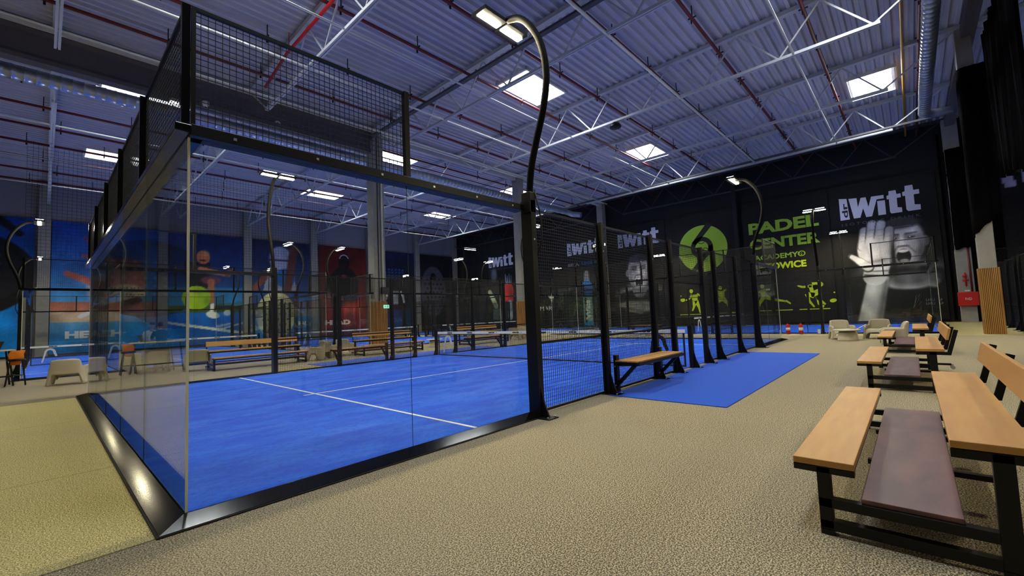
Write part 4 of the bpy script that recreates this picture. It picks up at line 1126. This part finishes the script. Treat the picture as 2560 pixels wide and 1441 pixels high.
# --- mural wall, left to right
WY=39.62
def mural(x0,x1,bg,res=12): return Art(x1-x0,9.3,res,bg)
A=mural(-9.5,-1.2,(8,66,150)); A.grad((4,116,196),(10,50,128),0,9.3); A.glow(6,2.5,2,2,(10,140,210),.7); A.ell(4.6,5.4,3.9,3.0,(14,15,18),.08); A.ell(4.6,5.5,3.3,2.5,(22,24,28),.1)
for i in range(6):
    for j in range(5): A.ell(3.6+i*.62,4.2+j*.62,.13,.13,(58,62,72),.05)
A.cap((6.5,9.3),(7.6,8.2),.25,.2,(14,15,20),.1); A.poly([(0,2.7),(6.2,3.0),(4,1.5),(0,1.2)],(14,26,90),.6); A.blot(.12,16,14); A.grain(3)
banner(A,(-9.5,WY),0,'blue mural panel with a black racket at the left edge',.15)
A=mural(-.4,5.35,(10,90,170)); A.grad((70,140,190),(8,52,140),3.2,9.3); A.grad((6,96,170),(90,150,190),0,2.2); A.grad((176,120,90),(150,90,70),2.2,3.6); A.poly([(0,2.2),(5.75,2.0),(5.75,2.7),(0,2.9)],(196,170,140))
A.ell(2.9,4.6,1.1,1.3,(190,186,196),.3); A.poly([(2.4,4.0),(5.0,4.0),(5.2,6.4),(3.2,6.5)],(176,110,96)); A.cap((4.6,6.6),(1.6,6.9),.22,.12,(150,70,60),.06); A.cap((3.6,5.9),(1.9,8.0),.26,.13,(160,80,66),.06); A.cap((1.9,8.0),(1.6,8.35),.12,.05,(110,50,44),.05)
A.cap((3.4,4.4),(.8,5.6),.32,.2,(170,92,76),.06); A.ell(3.9,4.3,1.2,.6,(214,196,150),.1)
for i in range(9):
    for j in range(4): A.ell(3.0+.22*i+.1*(j%2),3.95+.22*j,.06,.05,(40,44,90),.02)
A.cap((4.6,3.7),(2.2,3.0),.26,.14,(90,50,44),.06); A.cap((2.3,3.0),(1.5,2.55),.12,.14,(220,220,226),.05); A.cap((2.0,5.5),(2.1,3.8),.07,.05,(20,90,160),.03); A.blot(.12,12,16); A.grain(4)
B=banner(A,(-.4,WY),0,'mural panel of a stretching player over blue ground with white lettering',.15); text(B,'HEAD+',.75,1.0,.52,M['ptext'],3.2,.03)
A=mural(6.05,11.35,(16,52,120)); A.grad((8,80,150),(14,30,84),3.0,9.3); A.grad((4,84,170),(10,100,190),0,2.9); A.poly([(0,2.7),(5.3,2.7),(5.3,3.2),(0,3.3)],(60,84,40)); A.poly([(3.0,2.9),(5.3,2.9),(5.3,3.6),(3.4,3.4)],(24,34,30)); A.poly([(0,3.3),(5.3,3.2),(5.3,4.8),(0,4.8)],(60,140,180),.55)
A.poly([(1.2,4.4),(2.6,4.4),(2.9,6.9),(1.0,6.9)],(18,22,26)); A.ell(2.35,7.35,.48,.58,(190,110,72),.06); A.glow(2.5,7.6,.3,.3,(226,160,90),.8); A.ell(2.3,7.05,.25,.1,(90,40,30),.04); A.cap((2.2,6.3),(4.2,5.9),.24,.15,(196,124,86),.06); A.cap((4.1,5.95),(4.3,6.2),.2,.2,(140,84,64),.05); A.ell(2.9,5.4,.75,.35,(110,60,80),.1); A.cap((2.9,5.3),(3.0,3.2),.26,.14,(176,106,76),.06); A.cap((3.0,3.3),(2.95,2.8),.13,.13,(226,226,226),.04); A.ell(3.05,2.45,.5,.28,(226,222,206),.06,-.3); A.ell(4.1,2.6,.28,.25,(190,200,206),.06)
A.ell(1.9,3.9,1.0,1.0,(150,186,30),.05); A.glow(1.6,4.2,.5,.5,(196,222,70),.8); A.glow(2.6,3.6,.3,.4,(90,130,20),.6)
A.cap((0,1.9),(5.3,.8),.09,.12,(206,210,196),.04); A.cap((3.4,1.15),(5.3,1.7),.06,.07,(196,200,190),.04); A.blot(.08,12,16); A.grain(3)
banner(A,(6.05,WY),0,'mural panel of a player in black with a big green ball on a blue court',.15)
A=mural(1.9,5.3,(10,90,170))
A=Art(.6,9.3,6,(12,70,140)); 
A=mural(12.1,17.2,(30,60,110)); A.grad((30,100,170),(24,26,60),0,9.3); A.ell(2.4,7.6,1.0,1.2,(150,156,176),.15); A.cap((1.5,7.5),(3.2,7.5),.08,.08,(40,44,60),.05); A.poly([(.9,4.6),(3.9,4.6),(3.4,6.6),(1.3,6.6)],(150,156,170)); A.ell(2.8,5.8,.9,.9,(24,100,180),.1); A.cap((1.0,5.8),(.2,4.8),.3,.25,(130,70,60),.1); A.cap((3.6,8.5),(3.0,4.6),.4,.35,(90,50,46),.15); A.ell(2.0,2.3,1.7,2.2,(190,186,140),.08)
for i in range(6):
    for j in range(6): A.ell(.9+i*.42+.2*(j%2),.9+j*.5,.11,.09,(60,58,44),.03)
A.poly([(3.6,0),(5.1,0),(5.1,3.4),(4.0,3.6)],(16,110,180)); A.blot(.1,12,14); A.grain(3)
B=banner(A,(12.1,WY),0,'mural panel of a player in a cap over a pale dotted racket',.15); text(B,'HEAD',3.7,1.3,.35,M['ptext'],1.2,.02)
A=mural(18.15,23.2,(84,20,18)); A.grad((120,24,24),(76,18,16),0,9.3); A.ell(2.6,7.5,.62,.85,(18,14,14),.1); A.ell(2.6,5.6,1.5,1.6,(16,14,14),.12); A.poly([(1.2,3.0),(4.0,3.0),(4.2,5.6),(1.0,5.6)],(16,14,14)); A.cap((1.2,6.0),(.6,4.0),.35,.25,(20,16,16),.08); A.glow(3.3,3.0,1.2,.8,(214,60,30),.8); A.glow(.9,4.2,.2,.8,(150,150,160),.4); A.ell(2.6,6.2,.3,.2,(120,60,40),.1); A.poly([(0,0),(5.05,0),(5.05,.9),(0,.9)],(74,14,40)); A.blot(.14,12,14); A.grain(3)
B=banner(A,(18.15,WY),0,'dark red mural panel of a player in black with white lettering',.15); text(B,'HEAD',.5,1.15,.5,M['ptext'],2.7,.03); text(B,'E 5',3.4,1.2,.4,M['pred'],1.3,.01)
polys(B,'arch_mark',M['pwhite'],ring((2.6,8.0),.42,.52,.2,PI-.1,14))
A=mural(24.3,29.5,(16,18,26)); A.grad((16,18,24),(20,26,66),5,9.3); A.grad((12,90,170),(10,60,120),0,2.6); 
for i in range(8):
    for j in range(4): A.poly([(.3+i*.45,6.1+j*.33),(.55+i*.45,6.15+j*.33),(.6+i*.45,6.35+j*.33),(.35+i*.45,6.3+j*.33)],(34,90,160),.8)
A.ell(1.2,4.2,.4,.5,(150,150,158),.08); A.poly([(1.9,3.2),(2.9,3.2),(3.0,4.8),(1.8,4.8)],(130,132,140)); A.cap((3.4,4.6),(3.7,3.2),.2,.16,(160,160,166),.05); A.blot(.2,12,14); A.grain(3)
banner(A,(24.3,WY),0,'black mural panel with blue pattern right of the slatted column',.15)
A=mural(30.4,35.4,(20,20,24)); A.ell(1.9,4.8,1.9,3.1,(74,74,88),.1); A.ell(1.9,6.6,.42,.5,(20,20,24),.05)
for i in range(5):
    for j in range(8): A.ell(.7+i*.6+.3*(j%2),2.4+j*.55,.17,.15,(22,22,26),.04)
A.glow(4.6,6,.12,2.5,(90,90,100),.7); A.grain(3)
banner(A,(30.4,WY),0,'black mural panel with a pale grey dotted racket in the far corner',.15)

# ------------------------------------------------------------------ camera and world
def camrot():
    y,p,r=CAM[3:6]
    f=Vector((math.cos(p)*math.cos(y),math.cos(p)*math.sin(y),math.sin(p)))
    rt=Vector((math.sin(y),-math.cos(y),0)); up=rt.cross(f); c,s=math.cos(r),math.sin(r)
    r2=c*rt+s*up; u2=-s*rt+c*up
    return Matrix((r2,u2,-f)).transposed()
CAM=(-.759172474,-4.09272601,1.42156648,.743741499,.0653635886,-.0416257644,1083.7049850425985)
cd=bpy.data.cameras.new('camera'); co=bpy.data.objects.new('camera',cd); COL.objects.link(co)
co.matrix_world=Matrix.Translation(CAM[:3])@camrot().to_4x4()
cd.sensor_fit='HORIZONTAL'; cd.sensor_width=36; cd.lens=CAM[6]*36/2560; cd.clip_start=.05; cd.clip_end=300
SC.camera=co
w=bpy.data.worlds.new('world'); SC.world=w; w.use_nodes=True; w.node_tree.nodes['Background'].inputs[0].default_value=(.55,.65,1,1); w.node_tree.nodes['Background'].inputs[1].default_value=.5
SC.view_settings.view_transform='Standard'; SC.view_settings.look='None'; SC.view_settings.gamma=1; SC.view_settings.exposure=1.6; SC.view_settings.use_curve_mapping=False
SC.cycles.max_bounces=8; SC.cycles.transparent_max_bounces=40; SC.cycles.sample_clamp_indirect=6; SC.cycles.diffuse_bounces=4; SC.cycles.glossy_bounces=4
SC.cycles.caustics_reflective=False; SC.cycles.caustics_refractive=False
